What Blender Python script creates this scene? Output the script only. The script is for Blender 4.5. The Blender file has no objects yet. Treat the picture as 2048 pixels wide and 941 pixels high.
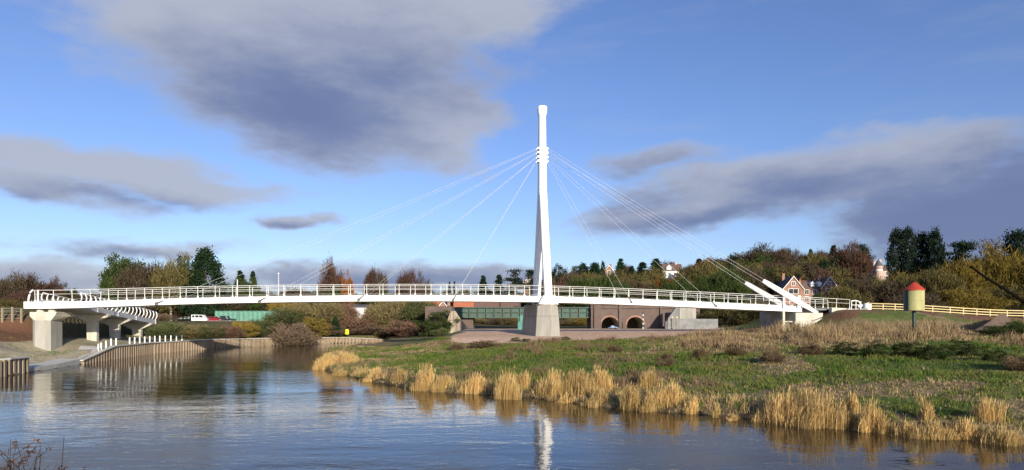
import bpy, bmesh, math, random
import numpy as np
from mathutils import Vector, Matrix

# ------------------------------------------------------------------ camera, sky, sun, exposure
S = bpy.context.scene
COL = S.collection
F, HZ, EYE = 1300.0, 640.0, 5.0          # focal length (photo px), horizon row, eye height over the river
cam_d = bpy.data.cameras.new("camera"); cam = bpy.data.objects.new("camera", cam_d); COL.objects.link(cam)
cam.location = (0, 0, EYE); cam.rotation_euler = (math.radians(90), 0, 0)
cam_d.sensor_width = 36; cam_d.lens = 36 * F / 2048
cam_d.shift_y = (HZ - 470.5) / 2048
cam_d.clip_start = 0.1; cam_d.clip_end = 8000
S.camera = cam
S.view_settings.view_transform = 'Standard'; S.view_settings.look = 'None'
S.view_settings.gamma = 1; S.view_settings.use_curve_mapping = False
S.view_settings.exposure = 0.5
S.cycles.max_bounces = 6; S.cycles.diffuse_bounces = 3; S.cycles.glossy_bounces = 3
S.cycles.transparent_max_bounces = 6
S.cycles.use_denoising = True
SUN_EL, SUN_AZ = math.radians(15.5), math.radians(22)     # azimuth: to the right of straight behind the camera
sun_dir = Vector((math.sin(SUN_AZ) * math.cos(SUN_EL), -math.cos(SUN_AZ) * math.cos(SUN_EL), math.sin(SUN_EL)))
sl = bpy.data.lights.new("sun", 'SUN'); sl.energy = 4.6; sl.angle = math.radians(0.5); sl.color = (1.0, 0.90, 0.74)
so = bpy.data.objects.new("sun", sl); COL.objects.link(so)
so.rotation_euler = sun_dir.to_track_quat('Z', 'Y').to_euler(); so.location = (30, -60, 60)

W = bpy.data.worlds.new("World"); S.world = W; W.use_nodes = True
nt = W.node_tree; nt.nodes.clear()
def N(tree, typ, **kw):
    n = tree.nodes.new(typ)
    for k, v in kw.items(): setattr(n, k, v)
    return n
def L(tree, a, b): tree.links.new(a, b)
def mathn(tree, op, a, b=None, c=None, clamp=False):
    n = N(tree, 'ShaderNodeMath', operation=op, use_clamp=clamp)
    for i, v in enumerate((a, b, c)):
        if v is None: continue
        if isinstance(v, (int, float)): n.inputs[i].default_value = v
        else: L(tree, v, n.inputs[i])
    return n.outputs[0]
def maprange(tree, v, a, b, c=0.0, d=1.0, interp='SMOOTHSTEP'):
    n = N(tree, 'ShaderNodeMapRange', interpolation_type=interp)
    L(tree, v, n.inputs[0])
    for i, x in enumerate((a, b, c, d)): n.inputs[i + 1].default_value = x
    return n.outputs[0]
def ramp(tree, v, stops):
    n = N(tree, 'ShaderNodeValToRGB'); L(tree, v, n.inputs[0])
    e = n.color_ramp.elements
    while len(e) < len(stops): e.new(0.5)
    for el, (p, c) in zip(e, stops): el.position = p; el.color = (*c, 1)
    return n.outputs[0]
def mixrgb(tree, f, a, b, mode='MIX'):
    n = N(tree, 'ShaderNodeMix', data_type='RGBA', blend_type=mode)
    if isinstance(f, (int, float)): n.inputs[0].default_value = f
    else: L(tree, f, n.inputs[0])
    for i, v in ((6, a), (7, b)):
        if isinstance(v, tuple): n.inputs[i].default_value = (*v, 1)
        else: L(tree, v, n.inputs[i])
    return n.outputs[2]

def ang(px, py):
    return math.atan((px - 1024) / F), math.atan((HZ - py) / math.hypot(F, px - 1024))
sky = N(nt, 'ShaderNodeTexSky', sky_type='NISHITA')
sky.sun_disc = False; sky.sun_elevation = SUN_EL; sky.sun_rotation = math.atan2(sun_dir.x, sun_dir.y)
sky.altitude = 20; sky.air_density = 1.0; sky.dust_density = 0.6; sky.ozone_density = 2.0
tc = N(nt, 'ShaderNodeTexCoord'); sep = N(nt, 'ShaderNodeSeparateXYZ'); L(nt, tc.outputs['Generated'], sep.inputs[0])
az = mathn(nt, 'ARCTAN2', sep.outputs[0], sep.outputs[1]); el = mathn(nt, 'ARCSINE', sep.outputs[2])
cmb = N(nt, 'ShaderNodeCombineXYZ'); L(nt, az, cmb.inputs[0]); L(nt, el, cmb.inputs[1])
aev = cmb.outputs[0]
def stretched(sx, sy):
    m = N(nt, 'ShaderNodeVectorMath', operation='MULTIPLY'); L(nt, aev, m.inputs[0]); m.inputs[1].default_value = (sx, sy, 1); return m.outputs[0]
def noise(tree, vec, scale, detail=5, rough=0.55, w=None, dist=0.0):
    n = N(tree, 'ShaderNodeTexNoise'); L(tree, vec, n.inputs['Vector']); n.inputs['Scale'].default_value = scale
    n.inputs['Detail'].default_value = detail; n.inputs['Roughness'].default_value = rough; n.inputs['Distortion'].default_value = dist
    return n
# warp the direction a little so that no cloud has a clean outline
wn = noise(nt, stretched(1, 2.0), 7, 4, 0.55)
ws = N(nt, 'ShaderNodeVectorMath', operation='SUBTRACT'); L(nt, wn.outputs['Color'], ws.inputs[0]); ws.inputs[1].default_value = (0.5, 0.5, 0.5)
wm = N(nt, 'ShaderNodeVectorMath', operation='MULTIPLY'); L(nt, ws.outputs[0], wm.inputs[0]); wm.inputs[1].default_value = (0.16, 0.06, 0)
wa = N(nt, 'ShaderNodeVectorMath', operation='ADD'); L(nt, aev, wa.inputs[0]); L(nt, wm.outputs[0], wa.inputs[1])
waev = wa.outputs[0]
def field(ells):
    acc = None
    for (px, py, rx, ry, rot, st) in ells:
        a, e = ang(px, py)
        a1, _ = ang(px + rx, py); a0, _ = ang(px - rx, py); _, e1 = ang(px, py - ry); _, e0 = ang(px, py + ry)
        mp = N(nt, 'ShaderNodeMapping', vector_type='TEXTURE'); L(nt, waev, mp.inputs[0])
        mp.inputs[1].default_value = (a, e, 0); mp.inputs[2].default_value = (0, 0, math.radians(rot))
        mp.inputs[3].default_value = ((a1 - a0) / 2, (e1 - e0) / 2, 1)
        ln = N(nt, 'ShaderNodeVectorMath', operation='LENGTH'); L(nt, mp.outputs[0], ln.inputs[0])
        v = mathn(nt, 'MULTIPLY_ADD', ln.outputs['Value'], -st, st)
        if acc is None: acc = v
        else:
            n = N(nt, 'ShaderNodeMath', operation='SMOOTH_MAX'); L(nt, acc, n.inputs[0]); L(nt, v, n.inputs[1]); n.inputs[2].default_value = 0.12
            acc = n.outputs[0]
    return acc
CLOUD = [ # photo px, px, half width, half height, tilt, strength
    (560, 40, 500, 250, -8, 1.3), (940, -60, 270, 190, 10, 1.1), (640, 190, 360, 160, -6, 1.2), (885, 240, 130, 115, 12, .85),
    (760, 285, 120, 60, 0, .55), (180, 330, 330, 48, -4, .8), (80, 365, 260, 45, -8, .7), (380, 375, 240, 34, 3, .55), (595, 441, 75, 20, 2, .75),
    (300, 495, 230, 20, 2, .55), (130, 555, 330, 42, 0, .8), (380, 560, 160, 40, 0, .6), (820, 560, 460, 30, 0, .75), (540, 540, 40, 12, 0, .4),
    (1420, 410, 330, 46, 6, .8), (1300, 318, 130, 26, 6, .5), (1560, 360, 400, 66, 3, .85), (1740, 350, 360, 78, 5, 1.05), (1980, 425, 400, 118, 4, 1.2), (2150, 390, 350, 95, 4, 1.0), (2000, 500, 330, 60, -4, .8),
    (-250, 250, 300, 150, 0, .8), (2600, 100, 400, 300, 0, .8)]
DARK = [(600, 215, 330, 130, -8, 1.0), (750, 150, 330, 130, 0, .6), (250, 395, 320, 26, -3, .5), (60, 385, 200, 24, -3, .5), (595, 447, 70, 12, 0, .6),
        (1960, 420, 480, 170, 6, 1.25), (1400, 432, 320, 34, 5, .8), (1620, 385, 340, 80, 4, .75), (1300, 400, 200, 50, 4, .45), (1300, 325, 130, 30, 4, .45), (1250, 345, 100, 18, 0, .4), (800, 565, 460, 30, 0, .75), (250, 500, 220, 18, 0, .5), (60, 560, 200, 25, 0, .4)]
fn = noise(nt, stretched(1, 2.4), 9, 8, 0.60)
fn2 = noise(nt, stretched(1, 3.0), 26, 6, 0.6)
nz = mathn(nt, 'MULTIPLY_ADD', fn.outputs['Fac'], 0.85, -0.425)
nz2 = mathn(nt, 'MULTIPLY_ADD', fn2.outputs['Fac'], 0.22, -0.11)
nsum = mathn(nt, 'ADD', nz, nz2)
dens = mathn(nt, 'ADD', field(CLOUD), nsum)
alpha = maprange(nt, dens, -0.20, 0.40)
wisp = noise(nt, stretched(1, 5.0), 4, 7, 0.62)
wal = mathn(nt, 'MULTIPLY', maprange(nt, wisp.outputs['Fac'], 0.48, 0.8), 0.22)
alpha = mathn(nt, 'MAXIMUM', alpha, wal)
alpha = mathn(nt, 'MULTIPLY', alpha, maprange(nt, el, -0.02, 0.03))
dk = maprange(nt, mathn(nt, 'ADD', field(DARK), mathn(nt, 'MULTIPLY_ADD', nsum, 0.62, mathn(nt, 'MULTIPLY_ADD', fn2.outputs['Fac'], .14, -.07))), -0.26, 0.95)
ccol = ramp(nt, dk, [(0, (0.45, 0.485, 0.585)), (0.35, (0.335, 0.37, 0.49)), (0.75, (0.20, 0.245, 0.405)), (1, (0.155, 0.195, 0.355))])
bg1 = N(nt, 'ShaderNodeBackground'); tint = mixrgb(nt, 1.0, sky.outputs[0], (.77, .835, 1.15), 'MULTIPLY'); L(nt, tint, bg1.inputs[0]); bg1.inputs[1].default_value = 0.105
bg2 = N(nt, 'ShaderNodeBackground'); L(nt, ccol, bg2.inputs[0]); bg2.inputs[1].default_value = 0.72
mx = N(nt, 'ShaderNodeMixShader'); L(nt, mathn(nt, 'MULTIPLY', alpha, 0.93), mx.inputs[0]); L(nt, bg1.outputs[0], mx.inputs[1]); L(nt, bg2.outputs[0], mx.inputs[2])
wo = N(nt, 'ShaderNodeOutputWorld'); L(nt, mx.outputs[0], wo.inputs[0])

# ------------------------------------------------------------------ helpers
R = random.Random(7)
rng = np.random.default_rng(11)
def P(px, py, d):
    return Vector(((px - 1024) / F * d, d, EYE + (HZ - py) / F * d))
def PX(px, d): return (px - 1024) / F * d
def ZY(py, d): return EYE + (HZ - py) / F * d

def tag(o, label=None, cat=None, group=None, kind=None):
    if label: o["label"] = label
    if cat: o["category"] = cat
    if group: o["group"] = group
    if kind: o["kind"] = kind
    return o
def empty(name, loc=(0, 0, 0), rz=0.0, parent=None):
    o = bpy.data.objects.new(name, None); COL.objects.link(o); o.location = loc; o.rotation_euler = (0, 0, rz); o.empty_display_size = .3
    if parent: o.parent = parent
    return o
def thing(name, label, cat, loc=(0, 0, 0), rz=0.0, group=None):
    return tag(empty(name, loc, rz), label, cat, group)
def link(name, me, parent=None, loc=None):
    o = bpy.data.objects.new(name, me); COL.objects.link(o)
    if parent: o.parent = parent
    if loc is not None: o.location = loc
    return o
class MB:
    def __init__(self): self.v = []; self.f = []
    def quad(self, a, b, c, d):
        n = len(self.v); self.v += [tuple(a), tuple(b), tuple(c), tuple(d)]; self.f.append((n, n + 1, n + 2, n + 3)); return self
    def tri(self, a, b, c):
        n = len(self.v); self.v += [tuple(a), tuple(b), tuple(c)]; self.f.append((n, n + 1, n + 2)); return self
    def box(self, c, s, rz=0.0):
        x, y, z = s[0] / 2, s[1] / 2, s[2] / 2; n = len(self.v); ca, sa = math.cos(rz), math.sin(rz)
        for dx, dy, dz in ((-x, -y, -z), (x, -y, -z), (x, y, -z), (-x, y, -z), (-x, -y, z), (x, -y, z), (x, y, z), (-x, y, z)):
            self.v.append((c[0] + dx * ca - dy * sa, c[1] + dx * sa + dy * ca, c[2] + dz))
        for f in ((0, 3, 2, 1), (4, 5, 6, 7), (0, 1, 5, 4), (1, 2, 6, 5), (2, 3, 7, 6), (3, 0, 4, 7)): self.f.append(tuple(n + i for i in f))
        return self
    def loft(self, rings, cap=True):
        n0 = len(self.v); k = len(rings[0])
        for r in rings: self.v += [tuple(p) for p in r]
        for i in range(len(rings) - 1):
            for j in range(k):
                a = n0 + i * k + j; b = n0 + i * k + (j + 1) % k
                self.f.append((a, b, b + k, a + k))
        if cap:
            self.f.append(tuple(n0 + j for j in reversed(range(k))))
            self.f.append(tuple(n0 + (len(rings) - 1) * k + j for j in range(k)))
        return self
    def tube(self, pts, rad, n=6):
        pts = [Vector(p) for p in pts]
        if not hasattr(rad, '__len__'): rad = [rad] * len(pts)
        rings = []
        for i, p in enumerate(pts):
            d = (pts[min(i + 1, len(pts) - 1)] - pts[max(i - 1, 0)]).normalized()
            up = Vector((0, 0, 1)) if abs(d.z) < .95 else Vector((1, 0, 0))
            a = d.cross(up).normalized(); b = d.cross(a)
            rings.append([p + (a * math.cos(2 * math.pi * j / n) + b * math.sin(2 * math.pi * j / n)) * rad[i] for j in range(n)])
        return self.loft(rings)
    def prism(self, poly, axis):          # extrude a planar outline along a vector
        axis = Vector(axis); a = [Vector(p) for p in poly]
        return self.loft([a, [p + axis for p in a]])
    def lathe(self, prof, n=16, c=(0, 0, 0)):
        return self.loft([[(c[0] + r * math.cos(2 * math.pi * j / n), c[1] + r * math.sin(2 * math.pi * j / n), c[2] + z) for j in range(n)] for r, z in prof])
    def mesh(self, name, m, fix=True):
        me = bpy.data.meshes.new(name); me.from_pydata(self.v, [], self.f); me.materials.append(m)
        if fix:
            b = bmesh.new(); b.from_mesh(me); bmesh.ops.recalc_face_normals(b, faces=b.faces); b.to_mesh(me); b.free()
        me.update(); return me
    def build(self, name, m, parent=None, smooth=False, bevel=0.0, fix=True):
        me = self.mesh(name, m, fix)
        if smooth:
            for p in me.polygons: p.use_smooth = True
        o = link(name, me, parent)
        if bevel:
            bv = o.modifiers.new("bevel", 'BEVEL'); bv.width = bevel; bv.segments = 2; bv.limit_method = 'ANGLE'
        return o
def npmesh(name, V, k, m):                # V: (n*k,3) vertices of n polygons with k corners each
    V = np.asarray(V, dtype=np.float32).reshape(-1, 3); n = len(V) // k
    me = bpy.data.meshes.new(name); me.vertices.add(len(V)); me.vertices.foreach_set("co", V.ravel())
    me.loops.add(len(V)); me.loops.foreach_set("vertex_index", np.arange(len(V), dtype=np.int32))
    me.polygons.add(n); me.polygons.foreach_set("loop_start", np.arange(0, n * k, k, dtype=np.int32))
    me.update(calc_edges=True)
    if m: me.materials.append(m)
    return me

# value noise for layouts
def vnoise(x, y, s, seed=0):
    x = np.asarray(x, float) / s; y = np.asarray(y, float) / s
    xi = np.floor(x).astype(np.int64); yi = np.floor(y).astype(np.int64); fx = x - xi; fy = y - yi
    fx = fx * fx * (3 - 2 * fx); fy = fy * fy * (3 - 2 * fy)
    def h(a, b):
        n = (a * 374761393 + b * 668265263 + seed * 974634) & 0x7fffffff
        n = ((n ^ (n >> 13)) * 1274126177) & 0x7fffffff
        return ((n ^ (n >> 16)) & 0xffff) / 65535.0
    return (h(xi, yi) * (1 - fx) + h(xi + 1, yi) * fx) * (1 - fy) + (h(xi, yi + 1) * (1 - fx) + h(xi + 1, yi + 1) * fx) * fy
def fbm(x, y, s, seed=0, o=4):
    t = 0; a = 1; tot = 0
    for i in range(o):
        t = t + a * vnoise(x, y, s / 2 ** i, seed + i * 17); tot += a; a *= .5
    return t / tot
def sst(a, b, x):
    t = np.clip((np.asarray(x, float) - a) / (b - a), 0, 1); return t * t * (3 - 2 * t)

# ------------------------------------------------------------------ materials
def mat(name, col=(.5, .5, .5), rough=.7, col2=None, scale=6.0, bump=0.0, metal=0.0, spec=None, detail=5, coord='Object', stretch=None, bscale=None):
    m = bpy.data.materials.new(name); m.use_nodes = True; t = m.node_tree; b = t.nodes['Principled BSDF']
    b.inputs['Roughness'].default_value = rough; b.inputs['Metallic'].default_value = metal
    if spec is not None: b.inputs['Specular IOR Level'].default_value = spec
    b.inputs['Base Color'].default_value = (*col, 1)
    if col2 or bump:
        c = N(t, 'ShaderNodeTexCoord'); v = c.outputs[coord]
        if stretch:
            vm = N(t, 'ShaderNodeVectorMath', operation='MULTIPLY'); L(t, v, vm.inputs[0]); vm.inputs[1].default_value = stretch; v = vm.outputs[0]
        n = noise(t, v, scale, detail, .6)
        if col2:
            L(t, mixrgb(t, maprange(t, n.outputs['Fac'], .3, .7), col, col2), b.inputs['Base Color'])
        if bump:
            n2 = noise(t, v, bscale or scale * 3, 4, .6)
            bp = N(t, 'ShaderNodeBump'); bp.inputs['Strength'].default_value = bump; bp.inputs['Distance'].default_value = .05
            L(t, n2.outputs['Fac'], bp.inputs['Height']); L(t, bp.outputs[0], b.inputs['Normal'])
    return m
def leafmat(name, c1, c2, c3=None, scale=.5, transl=.25, vary=.2):
    m = bpy.data.materials.new(name); m.use_nodes = True; t = m.node_tree; t.nodes.clear()
    g = N(t, 'ShaderNodeNewGeometry'); oi = N(t, 'ShaderNodeObjectInfo')
    n = noise(t, g.outputs['Position'], scale, 3, .6)
    c = mixrgb(t, maprange(t, n.outputs['Fac'], .35, .65), c1, c2)
    if c3: c = mixrgb(t, maprange(t, noise(t, g.outputs['Position'], scale * 2.3, 2, .6).outputs['Fac'], .55, .75), c, c3)
    isl = N(t, 'ShaderNodeMath', operation='MULTIPLY_ADD'); L(t, g.outputs['Random Per Island'], isl.inputs[0]); isl.inputs[1].default_value = vary * 2; isl.inputs[2].default_value = 1 - vary
    k = mathn(t, 'MULTIPLY', isl.outputs[0], mathn(t, 'MULTIPLY_ADD', oi.outputs['Random'], .4, .8))
    vm = N(t, 'ShaderNodeVectorMath', operation='SCALE'); L(t, c, vm.inputs[0]); L(t, k, vm.inputs['Scale'])
    d = N(t, 'ShaderNodeBsdfDiffuse'); L(t, vm.outputs[0], d.inputs[0])
    tr = N(t, 'ShaderNodeBsdfTranslucent'); L(t, vm.outputs[0], tr.inputs[0])
    x = N(t, 'ShaderNodeMixShader'); x.inputs[0].default_value = transl; L(t, d.outputs[0], x.inputs[1]); L(t, tr.outputs[0], x.inputs[2])
    o = N(t, 'ShaderNodeOutputMaterial'); L(t, x.outputs[0], o.inputs[0]); return m
def brickmat(name, c1, c2, mortar, sc=1.0, rough=.85):
    m = bpy.data.materials.new(name); m.use_nodes = True; t = m.node_tree; b = t.nodes['Principled BSDF']; b.inputs['Roughness'].default_value = rough
    c = N(t, 'ShaderNodeTexCoord'); s = N(t, 'ShaderNodeSeparateXYZ'); L(t, c.outputs['Object'], s.inputs[0])
    k = N(t, 'ShaderNodeCombineXYZ'); L(t, mathn(t, 'ADD', s.outputs[0], s.outputs[1]), k.inputs[0]); L(t, s.outputs[2], k.inputs[1])
    br = N(t, 'ShaderNodeTexBrick'); L(t, k.outputs[0], br.inputs['Vector']); br.inputs['Scale'].default_value = sc
    br.inputs['Color1'].default_value = (*c1, 1); br.inputs['Color2'].default_value = (*c2, 1); br.inputs['Mortar'].default_value = (*mortar, 1)
    br.inputs['Brick Width'].default_value = .23; br.inputs['Row Height'].default_value = .075; br.inputs['Mortar Size'].default_value = .01
    n = noise(t, c.outputs['Object'], .5, 5, .65)
    L(t, mixrgb(t, maprange(t, n.outputs['Fac'], .35, .7, 0, .55), br.outputs['Color'], tuple(x * .55 for x in c1)), b.inputs['Base Color'])
    return m
M = dict(
    white=mat('white_painted_steel', (.86, .86, .84), .32, (.80, .80, .78), .6, spec=.5),
    cable=mat('grey_stay_cable', (.55, .55, .55), .6, spec=.3), rail=mat('dull_white_rail', (.66, .66, .62), .5, (.58, .58, .55), 2, spec=.3),
    steel=mat('galvanised_steel', (.55, .57, .58), .4, metal=.6),
    bracket=mat('dark_steel_bracket', (.12, .12, .13), .5, metal=.4),
    conc=mat('pale_concrete', (.37, .355, .31), .85, (.27, .26, .225), 1.1, .25, stretch=(1, 1, .16), detail=7),
    conc2=mat('fresh_concrete', (.55, .52, .44), .85, (.42, .40, .33), 1.2, .2, stretch=(1, 1, .3), detail=7),
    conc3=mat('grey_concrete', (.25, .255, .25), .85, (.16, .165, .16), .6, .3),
    fascia=mat('grey_fascia', (.42, .43, .45), .5, (.36, .37, .39), 1.2),
    deckslab=mat('deck_surface', (.22, .21, .20), .9, (.30, .29, .27), 3),
    bark=mat('bark', (.10, .075, .055), .9, (.16, .13, .10), 3, .4),
    barkpale=mat('pale_bark', (.42, .38, .32), .9, (.20, .17, .13), 4, .3),
    greenpaint=mat('green_bridge_paint', (.036, .10, .075), .6, (.045, .06, .042), 1.3, stretch=(1, 1, .3), detail=7),
    teal=mat('teal_metal', (.07, .27, .22), .5, (.05, .20, .17), 2),
    container=mat('green_container_paint', (.12, .30, .22), .6, (.09, .22, .17), 1.5),
    cream=mat('cream_timber', (.66, .54, .27), .8, (.54, .43, .21), 4),
    timber=mat('weathered_timber', (.30, .25, .16), .9, (.20, .165, .11), 4, .3),
    glass=mat('window_glass', (.03, .035, .045), .12),
    wpaint=mat('white_paint', (.78, .77, .72), .6),
    render=mat('white_render', (.74, .73, .68), .8, (.66, .65, .6), 1),
    slate=mat('slate', (.07, .07, .08), .7, (.11, .105, .11), 3),
    redtile=mat('red_tile', (.32, .10, .05), .8, (.22, .075, .04), 2.5, .3),
    orangetile=mat('orange_tile', (.44, .15, .07), .8, (.34, .11, .055), 2.0, .3),
    browntile=mat('brown_tile', (.17, .10, .08), .8, (.12, .075, .06), 2.0, .3),
    red=mat('red_paint', (.42, .04, .015), .65, (.34, .035, .02), 3), yellow=mat('yellow_paint', (.42, .40, .17), .7, (.31, .30, .13), 1.6, stretch=(1, 1, .25), detail=7),
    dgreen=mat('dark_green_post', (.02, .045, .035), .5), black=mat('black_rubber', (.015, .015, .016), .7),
    carred=mat('red_car_paint', (.25, .02, .03), .25), cardark=mat('dark_car_paint', (.02, .03, .035), .25), carwhite=mat('white_car_paint', (.8, .8, .8), .3),
    hivis=mat('bright_yellow', (.85, .78, .02), .5), blue=mat('blue_sheet', (.25, .42, .62), .6, (.45, .55, .68), 3),
    brick=brickmat('red_brick', (.33, .13, .075), (.26, .10, .06), (.38, .33, .28)),
    vbrick=brickmat('old_engine_brick', (.15, .095, .075), (.095, .065, .055), (.15, .13, .11)),
    pink=mat('pink_render', (.52, .38, .32), .8, (.44, .31, .26), 1),
    rock=mat('pale_lining', (.50, .46, .36), .9, (.40, .36, .28), 2, .3),
    twig=mat('dark_twig', (.035, .025, .02), .9), blackstem=mat('black_stem', (.008, .007, .006), 1.0, spec=0.0),
)
def streakmat(name, a, b_, c_):
    m = bpy.data.materials.new(name); m.use_nodes = True; t = m.node_tree; b = t.nodes['Principled BSDF']; b.inputs['Roughness'].default_value = .85
    co = N(t, 'ShaderNodeTexCoord'); vm = N(t, 'ShaderNodeVectorMath', operation='MULTIPLY'); L(t, co.outputs['Object'], vm.inputs[0]); vm.inputs[1].default_value = (1, 1, .12)
    n = noise(t, vm.outputs[0], 1.6, 6, .7); L(t, ramp(t, n.outputs['Fac'], [(.3, a), (.5, b_), (.68, c_)]), b.inputs['Base Color']); return m
M['piling'] = streakmat('weathered_sheet_pile', (.16, .10, .06), (.27, .205, .135), (.36, .30, .22))
M['stained'] = streakmat('stained_stone', (.12, .085, .06), (.28, .22, .16), (.55, .50, .40))
LF = dict(
    brown=leafmat('bare_brown_twigs', (.11, .083, .052), (.08, .06, .042), (.135, .11, .06)),
    redbrown=leafmat('red_brown_twigs', (.125, .07, .048), (.09, .055, .042), (.12, .085, .06)),
    olive=leafmat('olive_twigs', (.15, .125, .045), (.11, .095, .04), (.18, .15, .06)),
    mustard=leafmat('mustard_leaves', (.20, .145, .03), (.13, .10, .03), (.24, .17, .04)),
    yellow=leafmat('yellow_leaves', (.34, .25, .05), (.24, .18, .05), (.40, .31, .08)),
    orange=leafmat('orange_leaves', (.30, .11, .03), (.20, .09, .03), (.34, .15, .04)),
    green=leafmat('mid_green_leaves', (.05, .08, .025), (.075, .095, .03), (.035, .06, .02)),
    dkgreen=leafmat('dark_green_needles', (.028, .055, .024), (.02, .038, .02), (.045, .075, .03)),
    pine=leafmat('blue_green_needles', (.03, .048, .03), (.022, .035, .025), (.04, .06, .032)),
    straw=leafmat('straw_stalks', (.66, .47, .20), (.54, .38, .16), (.70, .53, .26), scale=1.0, transl=.35),
    strawpale=leafmat('dead_grass', (.40, .295, .155), (.27, .185, .11), (.47, .37, .20), scale=.45),
    grass=leafmat('grass_blades', (.10, .16, .03), (.19, .19, .055), (.065, .15, .022), scale=.35),
    bankolive=leafmat('dry_olive_twigs', (.27, .22, .10), (.21, .17, .085), (.32, .26, .12)),
    bankbrown=leafmat('dry_brown_twigs', (.25, .18, .12), (.18, .13, .09), (.30, .23, .14)),
    bankrust=leafmat('dry_russet_twigs', (.30, .17, .11), (.22, .14, .10), (.27, .20, .13)),
    bankgreen=leafmat('dusty_green_leaves', (.12, .15, .06), (.16, .16, .07), (.09, .12, .045)),
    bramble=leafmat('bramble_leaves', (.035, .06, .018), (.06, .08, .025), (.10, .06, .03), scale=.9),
    dead=leafmat('dead_stems', (.21, .145, .085), (.14, .095, .06), (.27, .20, .115), scale=.9),
)
# ------------------------------------------------------------------ terrain and river
LEFTB = [(-260, 20), (-70, 38), (-44.5, 56.5), (-45.7, 61.9), (-48.3, 73), (-50.2, 82), (-53, 95.6), (-52.4, 114), (-46.6, 125), (-38, 138), (-31.5, 144), (-29, 147)]
RIGHTB = [(-26.5, 141), (-23, 120), (-24, 105), (-24.5, 87), (-20.6, 68.4), (-13, 55), (-6.9, 46.4), (.83, 41.4), (7.3, 35.7), (11.2, 33.3), (15.2, 29.3), (20.6, 26.2), (40, 20), (260, 15)]
NEARB = [(260, 7), (-260, 7)]
POLY = np.array(LEFTB + RIGHTB + NEARB, float)
def seg_dist(x, y, pts):
    d = np.full(x.shape, 1e9)
    for (ax, ay), (bx, by) in zip(pts[:-1], pts[1:]):
        dx, dy = bx - ax, by - ay; t = np.clip(((x - ax) * dx + (y - ay) * dy) / (dx * dx + dy * dy), 0, 1)
        d = np.minimum(d, np.hypot(x - ax - t * dx, y - ay - t * dy))
    return d
def inpoly(x, y):
    r = np.zeros(x.shape, bool); p = POLY; j = len(p) - 1
    for i in range(len(p)):
        c = ((p[i, 1] > y) != (p[j, 1] > y)) & (x < (p[j, 0] - p[i, 0]) * (y - p[i, 1]) / (p[j, 1] - p[i, 1] + 1e-12) + p[i, 0])
        r ^= c; j = i
    return r
def terrain(x, y, detail=True):
    x = np.asarray(x, float); y = np.asarray(y, float); sh = x.shape; x = np.atleast_1d(x).ravel(); y = np.atleast_1d(y).ravel()
    dl, dr, dn = seg_dist(x, y, LEFTB), seg_dist(x, y, RIGHTB), seg_dist(x, y, NEARB)
    wob = (fbm(x, y, 5, 3) - .5) * 2.2
    # right bank meadow
    drr = np.maximum(dr + wob, 0)
    zr = .30 * sst(0, .8, drr) + 2.5 * (1 - np.exp(-drr / 19.0))
    zr += .85 * sst(10, 34, x) * sst(32, 58, y) * (1 - .0 * x) + .35 * sst(100, 118, y)
    crest = 6.55 - sst(55, 82, x) * 1.25
    emb = sst(87, 100, y - .05 * (x - 50)) * sst(43.5, 51, x)
    zr = zr * (1 - emb) + crest * emb
    zr += (.7 * (fbm(x, y, 9, 5) - .5) + .55 * (fbm(x, y, 3.0, 6, 3) - .5)) * sst(2, 12, drr) * sst(.9, .2, sst(70, 90, y)) if detail else 0
    flat = sst(-14, -8, x) * sst(45, 38, x) * sst(82, 90, y) * sst(150, 135, y)
    zr = zr * (1 - flat) + (2.62 + .55 * sst(90, 115, y)) * flat
    zr += 1.6 * np.exp(-(((x - 62.5) / 3.2) ** 2 + ((y - 83) / 4.5) ** 2))          # spoil heap at the right
    # left bank
    shelf = np.where(y < 70, 1.5 - 1.25 * sst(60.5, 62.5, y), .25 + 1.25 * sst(70, 77.5, y))
    zl = shelf * sst(.25, .75, dl) + 2.95 * sst(5, 25, dl) - 1.6 * np.exp(-(((x + 58.5) / 5) ** 2 + ((y - 82.5) / 5) ** 2)) + 2.6 * sst(-65.2, -70, x) * sst(87, 94, y) * sst(132, 119, y)
    zl += .35 * (fbm(x, y, 6, 9) - .5) * sst(2, 8, dl)
    # far land and hill
    wl = 1 / (1 + np.exp((x + 27 - 14 * sst(140, 165, y)) / (2.5 + 7 * sst(135, 160, y)))); wl = np.where(y < 56, np.where(x < -20, 1, 0), wl)
    z = zl * wl + zr * (1 - wl)
    edge_ = sst(1.5, 24, np.minimum(dl, dr)); far = sst(118, 150, y); base = 4.7 * wl + 3.2 * (1 - wl)
    z = np.where(inpoly(x, y), z, z * (1 - far * edge_) + base * far * edge_)
    hill = sst(150, 360, y) * sst(-40, 60, x) * 22 * sst(1500, 700, y)
    z = z + hill + (fbm(x, y, 60, 21) - .5) * 4 * sst(180, 300, y)
    # near bank
    z = np.where((y < 25) & (dn < 12) & ~inpoly(x, y), 3.4 * sst(0, 6.5, dn) + .3 * (fbm(x, y, 2, 4) - .5) * sst(0, 2, dn), z)
    bed = -np.minimum(2.0, .25 + .35 * np.minimum(np.minimum(dl, dr), dn))
    z = np.where(inpoly(x, y), bed, z)
    return z.reshape(sh)
def TZ(x, y): return float(terrain(np.array([x]), np.array([y]))[0])
def shore_mask(x, y): return seg_dist(x, y, RIGHTB)
def earth_mask(x, y):
    n = (fbm(x, y, 7, 31) - .5)
    e = sst(-12, -6, x + n * 8) * sst(44, 34, x + n * 8) * sst(81.5, 85.5, y + n * 9) * sst(136, 128, y + n * 8)
    return e
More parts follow.
